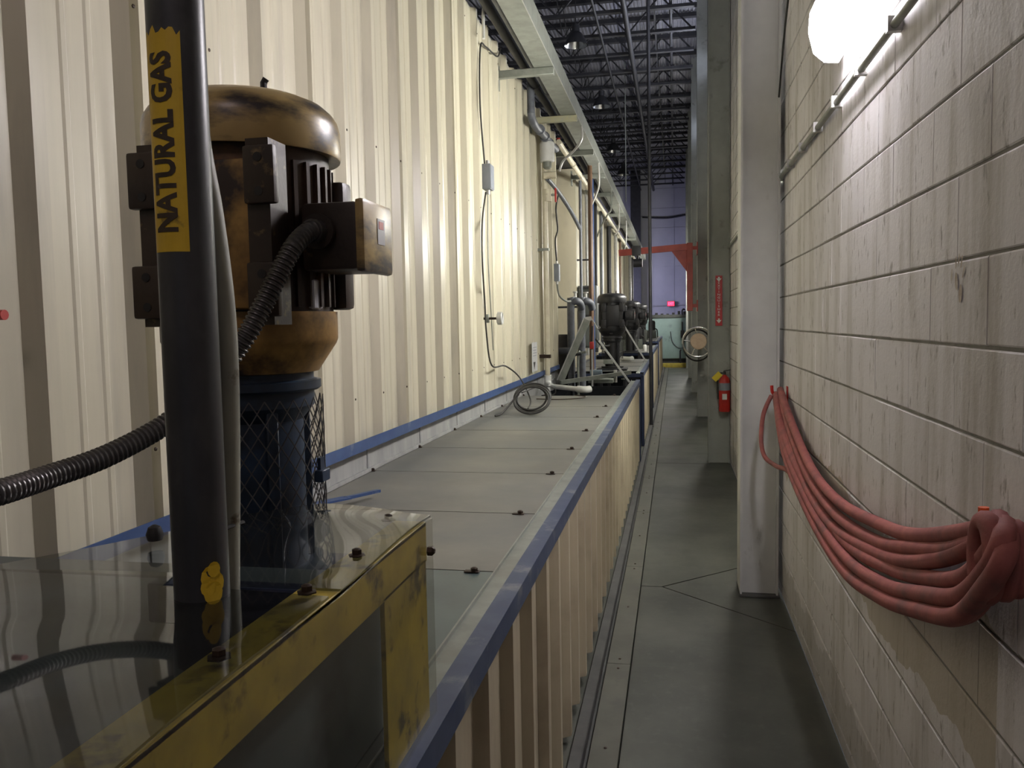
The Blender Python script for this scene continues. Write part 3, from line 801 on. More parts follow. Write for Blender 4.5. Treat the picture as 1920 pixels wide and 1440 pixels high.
zf1 = lambda x, y: ZG+.004 + .010*math.sin((x+1.2)*3.0)**2*math.sin(max(0, (y-.4))*3) + .004*max(0, math.sin((y-.5)*9))*(1 if x > -.56 else 1)
zf2 = lambda x, y: ZG+.005 + .016*math.exp(-((x+.62)/.12)**2-((y-1.40)/.10)**2) + .006*math.sin((x+1.0)*5)*((y-1.06)/.4) + .006*max(0, math.sin((y-1.1)*8))*math.exp(-((x+.46)/.08)**2)
s1 = warped(.40, 1.005, -1.5, -.452, zf1, 'clear_sheet')
s2 = warped(1.05, 1.50, -1.5, -.452, zf2, 'clear_sheet', cut=(-.88, 1.617, .155))
sp_ = MB(); nn = 40; V = []
for j in range(nn+1):
    y = .40 + (1.475-.40)*j/nn
    for zz in (ZG+.006 + .004*math.sin(y*11), .70): V.append(sp_.bm.verts.new((-.450 + .003*math.sin(y*7), y, zz)))
for j in range(nn): sp_.bm.faces.new((V[2*j], V[2*j+2], V[2*j+3], V[2*j+1]))
ret = bmesh.ops.extrude_face_region(sp_.bm, geom=list(sp_.bm.faces))
for v in [v for v in ret['geom'] if isinstance(v, bmesh.types.BMVert)]: v.co.x += .003
sp_.build('side_sheet', plexi_side, gd)
for (bx, by) in ((-.49, .80), (-.49, 1.02), (-.49, 1.20), (-.52, 1.43)):
    MB().lathe([(.014, ZG+.008), (.014, ZG+.010), (.008, ZG+.011), (.008, ZG+.018), (.004, ZG+.02)], (bx, by, 0), 6).build('bolt', bolt_m, gd)
MB().lathe([(.009, -.447), (.009, -.438), (.005, -.434)], (0, 1.435, 1.36), 6, 'X').build('bolt', bolt_m, gd)
tag(MB().tube([(-1.32, 1.16, 1.425), (-1.10, 1.10, 1.437), (-.9, 1.06, 1.44), (-.72, 1.04, 1.437)], .006, 8, 6).build('rod', black), 'thin dark rod lying on the clear sheet left of gas pipe', 'rod') if False else None
tag(MB().lathe([(.012, 0), (.014, .01), (.010, .022), (.003, .026)], (-.852, 1.215, 1.425), 10).build('knob', black), 'small black knob behind the gas pipe at the sheet edge', 'knob')
# red valve button at the left frame edge
rv = tag(MB().tube([(-1.53, 1.635, 1.815), (-1.50, 1.635, 1.815)], .012, 12).build('push_button', red_p), 'small red knob on the ribbed wall at the left picture edge', 'knob')

# ================================================================== ITEMS ON THE LEFT WALL
def box_thing(name, c, d, label, m_, cat='box', group=None):
    r_ = thing(name, c, label, cat, group); x, y, z = c; a, b_, h = d
    MB().box(x-a/2, x+a/2, y-b_/2, y+b_/2, z-h/2, z+h/2, bev=.006).build('body', m_, r_)
    MB().box(x+a/2-.001, x+a/2+.004, y-b_/2+.006, y+b_/2-.006, z-h/2+.006, z+h/2-.006, bev=.002).build('lid', m_, r_)
    for s_ in (-1, 1): MB().cyl((x, y, z+s_*h/2), (x, y, z+s_*(h/2+.035)), .016, 10).build('fitting', galv_l, r_)
    return r_
box_thing('junction_box', (-1.475, 6.62, 2.95), (.07, .13, .20), 'grey junction box high on the ribbed wall above the gauge', greyb)
cw = thing('wall_cable', (-1.5, 6.5, 3.0), 'thin black cable dropping down the ribbed wall to the coil', 'cable')
MB().tube([(-1.5, 7.35, 4.2), (-1.5, 7.2, 4.08), (-1.5, 6.75, 4.02), (-1.5, 6.55, 3.95), (-1.5, 6.5, 3.5), (-1.495, 6.6, 3.05)], .007, 6, 6).build('run', black, cw)
MB().tube([(-1.49, 6.6, 2.83), (-1.5, 6.5, 2.6), (-1.49, 6.42, 2.3), (-1.5, 6.52, 1.95), (-1.5, 6.56, 1.7), (-1.49, 6.68, 1.43), (-1.46, 7.1, 1.40), (-1.38, 7.35, 1.28), (-1.25, 7.15, 1.10), (-1.22, 6.85, 1.05)], .007, 6, 6).build('run', black, cw)
MB().tube([(-1.5, 6.72, 2.83), (-1.5, 6.68, 2.3), (-1.5, 6.75, 1.85), (-1.5, 6.80, 1.55)], .005, 6, 5).build('run', galv, cw)
ga = thing('pressure_gauge', (-1.5, 6.6, 1.815), 'round silver pressure gauge on a short stem beside black cable', 'gauge')
MB().tube([(-1.54, 6.62, 1.815), (-1.42, 6.62, 1.815)], .010, 10).build('stem', bolt_m, ga)
MB().box(-1.51, -1.49, 6.6, 6.64, 1.78, 1.85, bev=.003).build('tee', galv, ga)
MB().lathe([(.045, 0), (.052, .006), (.052, .04), (.044, .045), (.04, .042), (.005, .042)], (-1.42, 6.62, 1.815), 24, 'X').build('dial', galv_l, ga)
# coil of black cable on the covers
co = thing('cable_coil', (-1.17, 6.75, 1.02), 'coil of black cable standing up on the grey covers', 'cable')
random.seed(5)
for k in range(5):
    rr_ = .125 + random.uniform(-.014, .014); cxk = -1.17 + random.uniform(-.012, .012); tl = .30 + k*.04
    L = []
    for i in range(16):
        a = 2*PI*i/16
        u, v = rr_*1.12*math.cos(a), rr_*math.sin(a)*.93
        L.append((cxk+u, 6.70 + v*math.cos(1.05)*1.3 + k*.016, 1.148 + v*math.sin(1.05) + .004*k - .012))
    MB().tube(L, .0085, 8, 3, closed=True).build('loop', black, co)
MB().tube([(-1.26, 6.66, 1.19), (-1.32, 6.62, 1.12), (-1.38, 6.52, 1.045), (-1.42, 6.46, 1.032)], [.008]*13+[.008]*6, 8, 6).build('tail', black, co)
MB().tube([(-1.26, 6.8, 1.19), (-1.2, 7.3, 1.2), (-1.12, 7.7, 1.16), (-1.15, 7.9, 1.08), (-1.3, 8.1, 1.05)], .006, 8, 6).build('tail', black, co)
tag(MB().tube([(-1.33, 7.95, 1.03), (-1.1, 7.9, 1.03), (-.93, 8.0, 1.03), (-.87, 8.2, 1.03), (-1.0, 8.35, 1.03)], .005, 6, 6).build('thin_wire', bolt_m), 'thin brown wire curled on the cover beside the elbow pipe', 'wire')
# white notice with a pointing hand
nt_ = thing('warning_notice', (XL+.045, 8.95, 1.40), 'white notice sheet fixed low on the ribbed wall by the white pipe', 'sign')
MB().box(-1.512, -1.508, 8.78, 9.12, 1.24, 1.56).build('sheet', paper, nt_)
MB().prism([(0, 0)]*3, 0, 0) if False else None
tri = MB(); v = [tri.bm.verts.new(p) for p in ((-1.506, 8.84, 1.345), (-1.506, 8.98, 1.345), (-1.506, 8.91, 1.26))]; tri.bm.faces.new(v); tri.build('symbol', black, nt_, sharp=False)
for q in range(4): MB().box(-1.507, -1.5062, 8.83, 9.07-.03*(q % 2), 1.50-q*.03, 1.507-q*.03).build('print_line', greyb, nt_)
# white/cream PVC riser with elbow along the cover
pv = thing('plastic_riser', (-1.47, 9.6, 1.05), 'cream plastic pipe running down the wall with a white elbow', 'pipe')
MB().tube([(-1.46, 9.55, 3.9), (-1.46, 9.55, 1.12)], .030, 14).build('riser', pvc, pv)
MB().tube([(-1.46, 9.55, 1.16), (-1.46, 9.55, 1.09), (-1.45, 9.5, 1.05), (-1.42, 9.4, 1.04), (-1.38, 9.3, 1.04)], .042, 14, 4).build('elbow', white_p, pv)
MB().tube([(-1.40, 9.35, 1.045), (-.98, 8.78, 1.052)], .028, 14).build('run', white_p, pv)
MB().tube([(-1.02, 8.83, 1.052), (-.93, 8.72, 1.055), (-.885, 8.74, 1.06)], .038, 14, 4).build('cap_elbow', white_p, pv)
MB().box(-1.55, -1.42, 9.52, 9.58, 1.36, 1.40).build('clamp', bolt_m, pv)
MB().box(-1.55, -1.42, 9.52, 9.58, 2.60, 2.63).build('clamp', galv, pv)
# valve cluster
va = thing('actuated_valve', (-1.42, 9.5, 3.6), 'white round valve actuator with a red handle on the wall', 'valve')
MB().lathe([(.075, 3.60), (.085, 3.61), (.085, 3.80), (.075, 3.82)], (-1.42, 9.5, 0), 24).build('actuator', white_p, va)
MB().lathe([(.03, 3.52), (.05, 3.54), (.05, 3.60)], (-1.42, 9.5, 0), 16).build('neck', galv, va)
MB().tube([(-1.46, 9.5, 3.45), (-1.32, 9.5, 3.45)], .042, 14).build('tee', pvc, va)
MB().tube([(-1.43, 9.55, 3.30), (-1.43, 9.55, 3.16)], .046, 14).build('ball_valve', pvc, va)
MB().tube([(-1.40, 9.55, 3.235), (-1.34, 9.55, 3.235)], .014, 8).build('stem', galv, va)
MB().box(-1.345, -1.325, 9.53, 9.57, 3.15, 3.31, bev=.008).build('handle', red_p, va)
MB().tube([(-1.42, 9.5, 3.41), (-1.36, 9.9, 3.33), (-1.29, 10.6, 3.18), (-1.27, 11.4, 3.05)], .026, 12, 3).build('strut', grey_pipe, va)
MB().tube([(-1.45, 8.62, 3.98), (-1.45, 8.66, 3.90), (-1.44, 8.85, 3.85), (-1.42, 9.1, 3.845), (-1.42, 9.75, 3.86), (-1.40, 10.1, 3.86)], .042, 14, 4).build('elbow_pipe', grey_pipe, va)
MB().tube([(-1.45, 8.62, 4.32), (-1.45, 8.62, 3.93)], .04, 12).build('drop_pipe', grey_pipe, va)
for q in range(3): MB().lathe([(.056, 0), (.056, .05)], (-1.42, 8.98+.34*q, 3.85), 14, 'Y').build('union_ring', grey_pipe, va)
MB().tube([(-1.37, 10.1, 3.90), (-1.37, 10.1, 3.99)], .022, 8).build('bleed_handle', red_p, va)
# second grey box with conduit down to pipe pair
b2_ = box_thing('junction_box', (-1.46, 10.45, 2.40), (.06, .12, .22), 'second grey junction box beside the brown pipe', greyb)
c2_ = thing('wall_cable', (-1.48, 10.4, 3.2), 'black cable looping down from the valve to the second grey box', 'cable')
MB().tube([(-1.42, 10.4, 3.36), (-1.46, 10.45, 3.2), (-1.45, 10.5, 2.95), (-1.47, 10.42, 2.8), (-1.46, 10.45, 2.54)], .011, 8, 6).build('run', black, c2_)
MB().tube([(-1.46, 10.45, 2.27), (-1.45, 10.55, 2.12), (-1.40, 10.8, 2.05), (-1.36, 11.0, 2.05)], .012, 8, 6).build('run', galv, c2_)
# grey pipe pair with a return bend at the module corner
for k, (xx, yy, lab) in enumerate(((-1.40, 11.35, 'tall grey drain pipe at the end of the first oven wall'), (-1.28, 11.6, 'second grey drain pipe just behind the first one'))):
    pp = thing('drain_pipe', (xx, yy, .8), lab, 'pipe', 'grey drain pipes at the oven corner')
    MB().tube([(xx, yy, 0), (xx, yy, 1.95), (xx+.02, yy, 2.03), (xx+.07, yy, 2.06), (xx+.12, yy+.05, 2.03), (xx+.14, yy+.1, 1.95)], .052, 16, 4).build('pipe_run', grey_pipe, pp)
    MB().lathe([(.062, 1.30), (.062, 1.36)], (xx, yy, 0), 16).build('coupling', grey_pipe, pp)
    MB().lathe([(.02, 2.1), (.02, 2.17), (.035, 2.175), (.035, 2.19)], (xx+.06, yy+.02, 0), 12).build('vent_valve', galv_l, pp)
tag(MB().tube([(-1.60, 11.3, 1.38), (-1.36, 11.3, 1.38)], .045, 14).build('stub_pipe', grey_pipe), 'short dark stub pipe sticking out beside the drain pipes', 'pipe')
tag(MB().lathe([(.10, 1.02), (.13, 1.05), (.13, 1.55), (.10, 1.60)], (-1.52, 11.7, 0), 20).build('dark_drum', dark), 'dark rounded drum behind the grey drain pipes', 'drum')
tag(MB().tube([(-1.20, 12.2, .9), (-1.20, 12.2, 4.1)], .034, 14).build('brown_pipe', brown_pipe), 'tall rusty brown pipe at the end of the first oven wall', 'pipe')
tag(MB().tube([(-1.24, 12.9, .9), (-1.24, 12.9, 3.95)], .025, 12).build('blue_pipe', blue), 'tall blue pipe right behind the brown pipe', 'pipe')
tag(MB().tube([(-1.33, 12.05, .9), (-1.33, 12.05, 3.8)], .022, 12).build('grey_riser', grey_pipe), 'thin grey riser left of the brown pipe', 'pipe')
cb = thing('control_cabinet', (-1.45, 13.6, 1.9), 'dark grey control cabinet behind the A-frame brace', 'cabinet')
MB().box(-1.52, -1.22, 13.3, 13.75, 1.35, 2.35, bev=.008).build('body', cabin, cb)
MB().box(-1.50, -1.24, 13.285, 13.3, 1.38, 2.32, bev=.003).build('door', cabin, cb)
MB().box(-1.27, -1.255, 13.27, 13.285, 1.8, 1.9).build('handle', galv_l, cb)
fr2 = thing('window_frame_box', (-1.40, 12.6, 2.1), 'small dark framed gauge panel between the pipes and cabinet', 'panel')
for a0, a1, z0, z1 in ((-1.40, -1.37, 1.85, 2.3), (-1.22, -1.19, 1.85, 2.3), (-1.40, -1.19, 1.85, 1.88), (-1.40, -1.19, 2.27, 2.3)): MB().box(a0, a1, 12.5, 12.55, z0, z1).build('frame_bar', dark, fr2)
MB().bar((-1.39, 12.55, 2.0), (-2.01, 12.55, 2.0), .03, .03).build('wall_bracket', dark, fr2)
MB().box(-1.37, -1.22, 12.52, 12.54, 1.88, 2.27).build('face', cabin, fr2)
MB().tube([(-1.44, 12.5, 2.7), (-1.25, 12.5, 2.7), (-1.22, 12.5, 2.65), (-1.22, 12.5, 2.3)], .014, 8).build('tube', dark, fr2)

# ---- A-frame braces of angle iron over the sump
def aframe(y, label, zb=1.04, sc_=1.0):
    r_ = thing('leaning_brace', (-1.0, y, zb), label, 'brace', 'galvanised braces over the sumps')
    MB().bar((-1.42, y, zb), (-1.075, y, zb+.76*sc_), .09, .05, (0, 1, 0)).build('wide_leg', galv, r_)
    MB().bar((-1.455, y-.03, zb+.01), (-1.11, y-.03, zb+.77*sc_), .012, .06, (0, 1, 0)).build('leg_lip', galv_l, r_)
    MB().bar((-1.10, y, zb+.765*sc_), (-1.02, y, zb+.775*sc_), .03, .05).build('top_plate', galv_l, r_)
    MB().bar((-.91, y-.2, zb+.50*sc_), (-.545, y-.2, zb-.01), .022, .022, (0, 1, 0)).build('thin_leg', galv_l, r_)
    MB().bar((-1.40, y-.15, zb-.015), (-.56, y+.35, zb+.075), .05, .05).build('base_bar', galv, r_)
    MB().tube([(-1.02, y, zb+.77*sc_), (-.97, y-.05, zb+.70*sc_), (-.93, y-.1, zb+.64*sc_), (-.90, y-.15, zb+.66*sc_)], .008, 6, 5).build('chain', galv_l, r_)
    return r_
aframe(10.35, 'nearest grey angle-iron A-frame brace leaning over the sump')
br2 = thing('brace_rod', (-.7, 15.0, 1.07), 'thin pale diagonal rod rising from the second tank', 'brace')
MB().bar((-.915, 15.0, 1.73), (-.52, 15.0, 1.06), .026, .026, (0, 1, 0)).build('rod', galv_l, br2)
MB().box(-.56, -.49, 14.96, 15.04, 1.045, 1.065).build('foot', galv_l, br2)
# small fittings in and round the sump
sm = thing('sump_pump', (-.98, 10.75, 1.0), 'small pump with blue grey housing behind the A-frame base', 'pump')
MB().tube([(-1.08, 10.75, 1.09), (-.93, 10.75, 1.09)], .06, 16).build('housing', mat('pale_blue_cast', (.13, .17, .2), (.09, .12, .15), 12, rough=.5), sm)
MB().box(-1.1, -.78, 10.65, 10.9, .98, 1.03, bev=.004).build('base', galv, sm)
for lx in (-1.05, -.84): MB().box(lx-.02, lx+.02, 10.74, 10.78, 0, .98).build('leg', dark, sm)
MB().tube([(-.76, 10.8, .98), (-.76, 10.8, 1.14)], .022, 10).build('nozzle', galv_l, sm)
rd = thing('red_switch', (-1.02, 10.6, 1.45), 'vertical rod with a red switch beside the A-frame', 'switch')
MB().tube([(-1.03, 10.47, .62), (-1.03, 10.47, 1.42)], .012, 8).build('rod', galv_l, rd)
MB().box(-1.055, -1.005, 10.44, 10.50, 1.43, 1.52, bev=.008).build('switch', red_p, rd)
MB().tube([(-1.03, 10.47, 1.52), (-1.02, 10.47, 1.72)], .012, 8).build('upper_rod', dark, rd)
tag(MB().tube([(-1.0, 10.7, 1.55), (-.95, 10.75, 1.48), (-.9, 10.9, 1.45), (-.86, 11.1, 1.45)], .014, 8, 5).build('black_hose', black), 'short black hose sagging between switch rod and black motor', 'hose')
for k, (xx, yy, zz) in enumerate(((-1.2, 10.42, 1.0), (-1.26, 10.38, .98))):
    tag(MB().tube([(xx, yy, .62), (xx, yy, zz+.34), (xx+.03, yy, zz+.38), (xx+.1, yy, zz+.39)], .016, 8, 4).build('small_riser', dark if k else galv), ('dark' if k else 'grey') + ' small bent riser pipe left of the first black motor', 'pipe')
tag(MB().tube([(-.95, 15.2, 1.09), (-.80, 15.0, 1.09), (-.75, 15.02, 1.1)], .042, 12, 4).build('elbow_end', white_p), 'white elbow pipe end lying on the second tank', 'pipe')
tag(MB().tube([(-1.45, 18.9, 1.0), (-1.45, 18.9, 3.9)], .05, 12).build('dark_riser', dark), 'dark vertical riser in the gap after the second oven', 'pipe')
# far machinery clutter on tanks 3 and 4
random.seed(11)
gbm = mat('gearbox_green_grey', (.09, .1, .08), (.06, .07, .06), 9, rough=.5)
for k, (xx, yy, zz, sc_) in enumerate(((-1.0, 17.6, 1.13, 1.0), (-.85, 19.2, 1.13, .9), (-.95, 24.2, 1.21, 1.2), (-.72, 27.0, 1.21, 1.0))):
    gbx = thing('gearbox', (xx, yy, zz), ['grey gearbox behind the second black motor', 'dark gearbox midway along the third tank', 'bulky gearbox at the start of the farthest tank', 'last gearbox on the farthest tank'][k], 'gearbox', 'gearboxes on the far tanks')
    MB().box(xx-.14*sc_, xx+.14*sc_, yy-.14, yy+.14, zz+.0, zz+.25*sc_, bev=.015).build('case', gbm, gbx)
    MB().lathe([(.11*sc_, zz+.25*sc_), (.11*sc_, zz+.5*sc_), (.09*sc_, zz+.55*sc_), (.03, zz+.57*sc_)], (xx, yy, 0), 18).build('motor', dark, gbx)
    MB().tube([(xx+.1, yy-.1, zz+.3), (xx+.17, yy-.12, zz+.25), (xx+.18, yy-.12, zz+.02)], .018, 8, 4).build('hose', black, gbx)
    MB().bar((xx-.1, yy-.2, zz+.45), (xx+.12, yy-.2, zz+.75), .02, .02).build('lever', gbm, gbx)
wj = tag(MB().lathe([(.035, 1.13), (.04, 1.14), (.04, 1.25), (.03, 1.27)], (-.62, 17.6, 0), 14).build('white_jar', white_p), 'small white jar standing on the third tank', 'jar')
for k in range(7):
    yy = (14.2, 15.6, 17.0, 21.2, 23.0, 28.0, 29.6)[k]; rr_ = (.03, .05, .035, .045, .03, .05, .04)[k]
    tag(MB().tube([(-1.46, yy, 1.2), (-1.46, yy, 4.0)], rr_, 12).build('wall_riser', (galv_l, dark, grey_pipe, galv_l, brown_pipe, galv_l, dark)[k]),
        ['slim bright riser on the second oven, first from its front', 'thick black riser on the second oven wall', 'slim grey riser near the rear of the second oven', 'bright riser on the front of the third oven', 'brown riser midway on the third oven', 'bright riser on the farthest oven', 'dark riser at the end of the farthest oven'][k], 'pipe', 'risers on the far oven walls')
st2 = thing('door_latch', (-1.52, 15.0, 3.2), 'small latch bolt high on the second oven panel', 'latch')
MB().tube([(-1.55, 15.0, 3.2), (-1.46, 15.0, 3.2)], .012, 8).build('pin', bolt_m, st2)
MB().lathe([(.03, -1.47), (.03, -1.455)], (0, 15.0, 3.2), 10, 'X').build('knob', bolt_m, st2)
MB().box(-1.515, -1.50, 15.2, 15.26, 2.1, 2.4).build('slot', black, st2)

# ================================================================== BEAM, BRACKETS and PIPES above the oven wall
bmz = 4.03
be = thing('galvanised_beam', (-1.1, 16, bmz), 'long galvanised channel beam running above the ribbed wall', 'beam')
a0 = 1.0
while a0 < 31:
    e = a0 + 3.05
    MB().extrude_y([(-1.215, bmz), (-1.045, bmz), (-1.045, bmz+.19), (-1.055, bmz+.19), (-1.055, bmz+.01), (-1.215, bmz+.01)], a0+.002, e-.002).build('channel', galv, be)
    MB().bar((-1.043, a0, bmz+.004), (-1.043, e, bmz+.004), .006, .006).build('edge_lip', galv_l, be)
    a0 = e
ays = [7.45, 9.2, 11.1, 12.9, 14.8, 17.7, 19.9, 23.0, 26.5]
an = ['nearest', 'second', 'third', 'fourth', 'fifth', 'sixth', 'seventh', 'eighth', 'farthest']
for i, yy in enumerate(ays):
    ar = thing('bracket_arm', (-1.3, yy, bmz-.04), '%s bracket arm carrying the galvanised beam%s' % (an[i], ', stained yellowish' if i == 1 else ''), 'bracket', 'arms under the galvanised beam')
    mm = yellow if False else (mat('stained_arm', (.3, .3, .22), (.36, .33, .2), 18, rough=.6) if i == 1 else galv)
    MB().box(-1.55, -1.04, yy-.03, yy+.03, bmz-.066, bmz-.002, bev=.004).build('arm', mm, ar)
    MB().box(-1.56, -1.545, yy-.06, yy+.06, bmz-.16, bmz+.06).build('wall_plate', galv, ar)
def long_pipe(name, x, z, r_, m_, label, y0=1.0, y1=31):
    t = thing(name, (x, y0, z), label, 'pipe')
    MB().tube([(x, y0, z), (x, y1, z)], r_, 12).build('pipe_run', m_, t)
    yy = y0+1.4
    while yy < y1 and yy < 22:
        MB().lathe([(r_+.006, yy), (r_+.006, yy+.05)], (x, 0, z), 12, 'Y').build('coupling', m_, t); yy += 3.1
long_pipe('white_pipe', -1.34, 3.90, .034, pvc, 'long cream plastic pipe running under the beam along the ovens', 9.9, 31)
long_pipe('dark_pipe', -1.27, 4.14, .035, grey_pipe, 'dark pipe running between ribbed wall top and the beam')
long_pipe('black_pipe', -1.40, 4.22, .045, dark, 'black pipe lying along the top edge of the ribbed wall')
long_pipe('dark_conduit', -1.33, 4.30, .02, galv, 'thin grey conduit above the black pipe on the wall top')
random.seed(4)
bends = [((-1.06, 9.68, 4.15), (-1.05, 9.8, 3.93), (-1.15, 9.9, 3.80), (-1.30, 10.0, 3.70), (-1.35, 10.0, 3.58)),
         ((-1.06, 12.0, 4.1), (-1.06, 12.1, 3.75), (-1.12, 12.2, 3.6), (-1.22, 12.3, 3.42)),
         ((-1.06, 14.4, 4.1), (-1.06, 14.4, 3.7), (-1.12, 14.4, 3.6), (-1.25, 14.5, 3.4), (-1.32, 14.6, 3.25)),
         ((-1.05, 16.2, 4.1), (-1.05, 16.3, 3.6), (-1.14, 16.4, 3.45)),
         ((-1.06, 19.0, 4.1), (-1.08, 19.1, 3.5), (-1.2, 19.2, 3.3))]
for i, P in enumerate(bends):
    tag(MB().tube(P, .014, 8, 6).build('bent_conduit', galv_l if i != 2 else galv), '%s bent grey conduit hooking out from under the beam' % ['nearest', 'second', 'third', 'fourth', 'farthest'][i], 'conduit', 'bent conduits hanging from the beam')
tag(MB().tube([(-1.47, 6.6, 4.33), (-1.47, 6.55, 4.24), (-1.46, 6.5, 4.0)], .012, 8, 5).build('white_tube', white_p), 'short white tube hanging over the ribbed wall top edge', 'tube')

# ================================================================== ROOF STEEL
def joist(y, label):
    r_ = thing('roof_joist', (-5, y, 7.2), label, 'joist', 'open-web roof joists')
    zb, zt = 7.2, 7.93
    MB().box(-11.9, .40, y-.05, y+.05, zb, zb+.055).build('bottom_chord', dark, r_)
    MB().box(-11.9, .60, y-.06, y+.06, zt-.08, zt).build('top_chord', dark, r_)
    w_ = MB(); x = .35; k = 0
    while x > -11:
        w_.bar((x, y, zb+.03), (x-.6, y, zt-.05), .028, .028); w_.bar((x-.6, y, zt-.05), (x-1.2, y, zb+.03), .028, .028); x -= 1.2
    w_.build('web', dark, r_)
    return r_
ords = ['nearest visible', 'second', 'third', 'fourth', 'fifth', 'sixth', 'seventh', 'eighth', 'ninth', 'tenth', 'eleventh', 'twelfth', 'thirteenth', 'fourteenth', 'fifteenth', 'sixteenth', 'farthest']
for i in range(17): joist(15.15 + i*1.19, '%s dark open-web roof joist across the aisle, counted from the camera' % ords[i])
def roof_run(x, z, r_, label):
    tag(MB().tube([(x, 8, z), (x, 35, z)], r_, 10).build('roof_pipe', dark), label, 'pipe')
roof_run(-.83, 7.12, .05, 'dark pipe hung beneath the roof joists left of the pole')
roof_run(-1.35, 7.15, .025, 'thin dark pipe under roof joists nearest the lamps')
roof_run(-.05, 7.3, .03, 'dark sprinkler pipe under the roof close to the columns')
bd_ = thing('bridging_rods', (-2, 15, 7.5), 'dark diagonal bridging rods between the roof joists', 'bracing')
for xx in (-.35, -2.1, -3.9):
    w_ = MB()
    for i in range(16):
        y = 15.15+i*1.19; w_.bar((xx, y, 7.22), (xx, y+1.19, 7.88), .02, .02); w_.bar((xx, y, 7.88), (xx, y+1.19, 7.22), .02, .02)
    w_.build('rod_line', dark, bd_)
# high-bay lamps
for i, (xx, yy, zz) in enumerate(((-1.73, 15.3, 6.75), (-1.65, 19.7, 6.75), (-1.75, 24.9, 6.75), (-1.71, 28.9, 6.75))):
    hl = thing('high_bay_lamp', (xx, yy, zz), '%s unlit dark high bay lamp under the roof' % ['nearest', 'second', 'third', 'farthest'][i], 'lamp', 'high bay lamps under the roof')
    MB().lathe([(.215, zz), (.20, zz+.04), (.12, zz+.2), (.07, zz+.24)], (xx, yy, 0), 24, capped=False).build('shade', dark, hl)
    MB().lathe([(.205, zz+.002), (.19, zz+.04), (.115, zz+.19)], (xx, yy, 0), 24, capped=False).build('reflector', chrome, hl)
    MB().lathe([(.07, zz+.24), (.07, zz+.36), (.02, zz+.38)], (xx, yy, 0), 14).build('ballast', dark, hl)
    MB().tube([(xx, yy, zz+.38), (xx, yy, 7.96)], .008, 6).build('hanger', dark, hl)
# hanging black pole between tanks
po = thing('support_pole', (-.392, 13.98, 0), 'tall black pole standing in front of the second tank up to the roof', 'pole')
MB().tube([(-.392, 13.98, 0), (-.405, 13.98, 7.93)], .028, 14).build('shaft', dark, po)
MB().box(-.43, -.355, 13.94, 14.02, 0, .012).build('foot', dark, po)
tag(MB().tube([(-1.12, 20, 7.8), (-1.12, 20, 4.6)], .012, 6).build('hanging_rod', galv), 'thin grey rod hanging from the roof between the lamps', 'rod')
# dark post before the far wall, conduit on the far wall
tag(MB().box(-1.75, -1.35, 34.5, 34.9, 0, 7.9).build('dark_post', dark), 'broad dark post in front of the far wall', 'post')
tag(MB().tube([(-1.3, 35.14, 6.05), (-.3, 35.14, 5.98), (.6, 35.14, 6.1)], .035, 8, 5).build('far_conduit', dark), 'dark conduit crossing the upper far wall', 'conduit')
tag(MB().tube([(-1.3, 35.14, 2.36), (.6, 35.14, 2.40)], .02, 8).build('far_cable', galv_l), 'pale cable crossing the far wall just above the exit sign', 'cable')

# ================================================================== JIB CRANE
jc = thing('jib_crane', (.33, 15.2, 2.0), 'red wall-mounted jib crane reaching across the aisle to the ovens', 'crane')
jy = 15.0
MB().box(.215, .315, jy-.05, jy+.05, 1.93, 3.12, bev=.004).build('mast', crane_m, jc)
MB().bar((.315, jy, 3.06), (-.975, jy, 2.985), .08, .11).build('arm', crane_m, jc)
gs = MB(); vs = [gs.bm.verts.new(p) for p in ((.215, jy-.006, 3.0), (-.06, jy-.006, 3.0), (.215, jy-.006, 2.62))]; vs2 = [gs.bm.verts.new(v.co + Vector((0, .012, 0))) for v in vs]
gs.bm.faces.new(vs); gs.bm.faces.new(vs2[::-1])
for i in range(3): gs.bm.faces.new((vs[i], vs[(i+1) % 3], vs2[(i+1) % 3], vs2[i]))
gs.build('gusset', crane_m, jc)
for zz in (3.03, 2.02):
    MB().box(.315, .40, jy-.03, jy+.03, zz-.03, zz+.03).build('hinge', crane_m, jc)
    MB().bar((.395, jy+.43, zz), (.395, jy-.06, zz), .02, .2, (0, 0, 1)).build('mount_plate', crane_m, jc)
ho = thing('chain_hoist', (-.62, jy, 2.8), 'small black chain hoist hanging from the red crane arm', 'hoist')
MB().box(-.74, -.58, jy-.06, jy+.06, 2.93, 3.10, bev=.01).build('trolley', dark, ho)
MB().tube([(-.72, jy, 2.80), (-.56, jy, 2.80)], .075, 16).build('drum', dark, ho)
MB().tube([(-.64, jy, 2.95), (-.64, jy, 2.86)], .02, 8).build('link', dark, ho)

# ================================================================== HANDWHEEL, SIGN, EXTINGUISHER
hw = thing('handwheel_valve', (.39, 14.6, 1.39), 'large spoked chrome handwheel peeking out behind extinguisher column', 'valve wheel')
MB().tube([(.39+.255*math.cos(a), 14.6, 1.39+.255*math.sin(a)) for a in [i*2*PI/28 for i in range(28)]], .017, 10, closed=True).build('rim', chrome, hw)
MB().tube([(.385+.24*math.cos(a), 14.72, 1.33+.27*math.sin(a)) for a in [i*2*PI/28 for i in range(28)]], .014, 10, closed=True).build('rear_rim', black, hw)
for k in range(5):
    a = .5+k*2*PI/5; MB().tube([(.39, 14.6, 1.39), (  .39+.25*math.cos(a), 14.6, 1.39+.25*math.sin(a))], .008, 8).build('spoke', chrome, hw)
MB().lathe([(.13, 14.55), (.14, 14.57), (.14, 14.62), (.12, 14.64)], (.40, 0, 1.40), 24, 'Y').build('hub', wood_hub, hw)
MB().tube([(.42, 14.62, 1.37), (.50, 15.35, 1.37)], .03, 10).build('shaft', dark, hw)
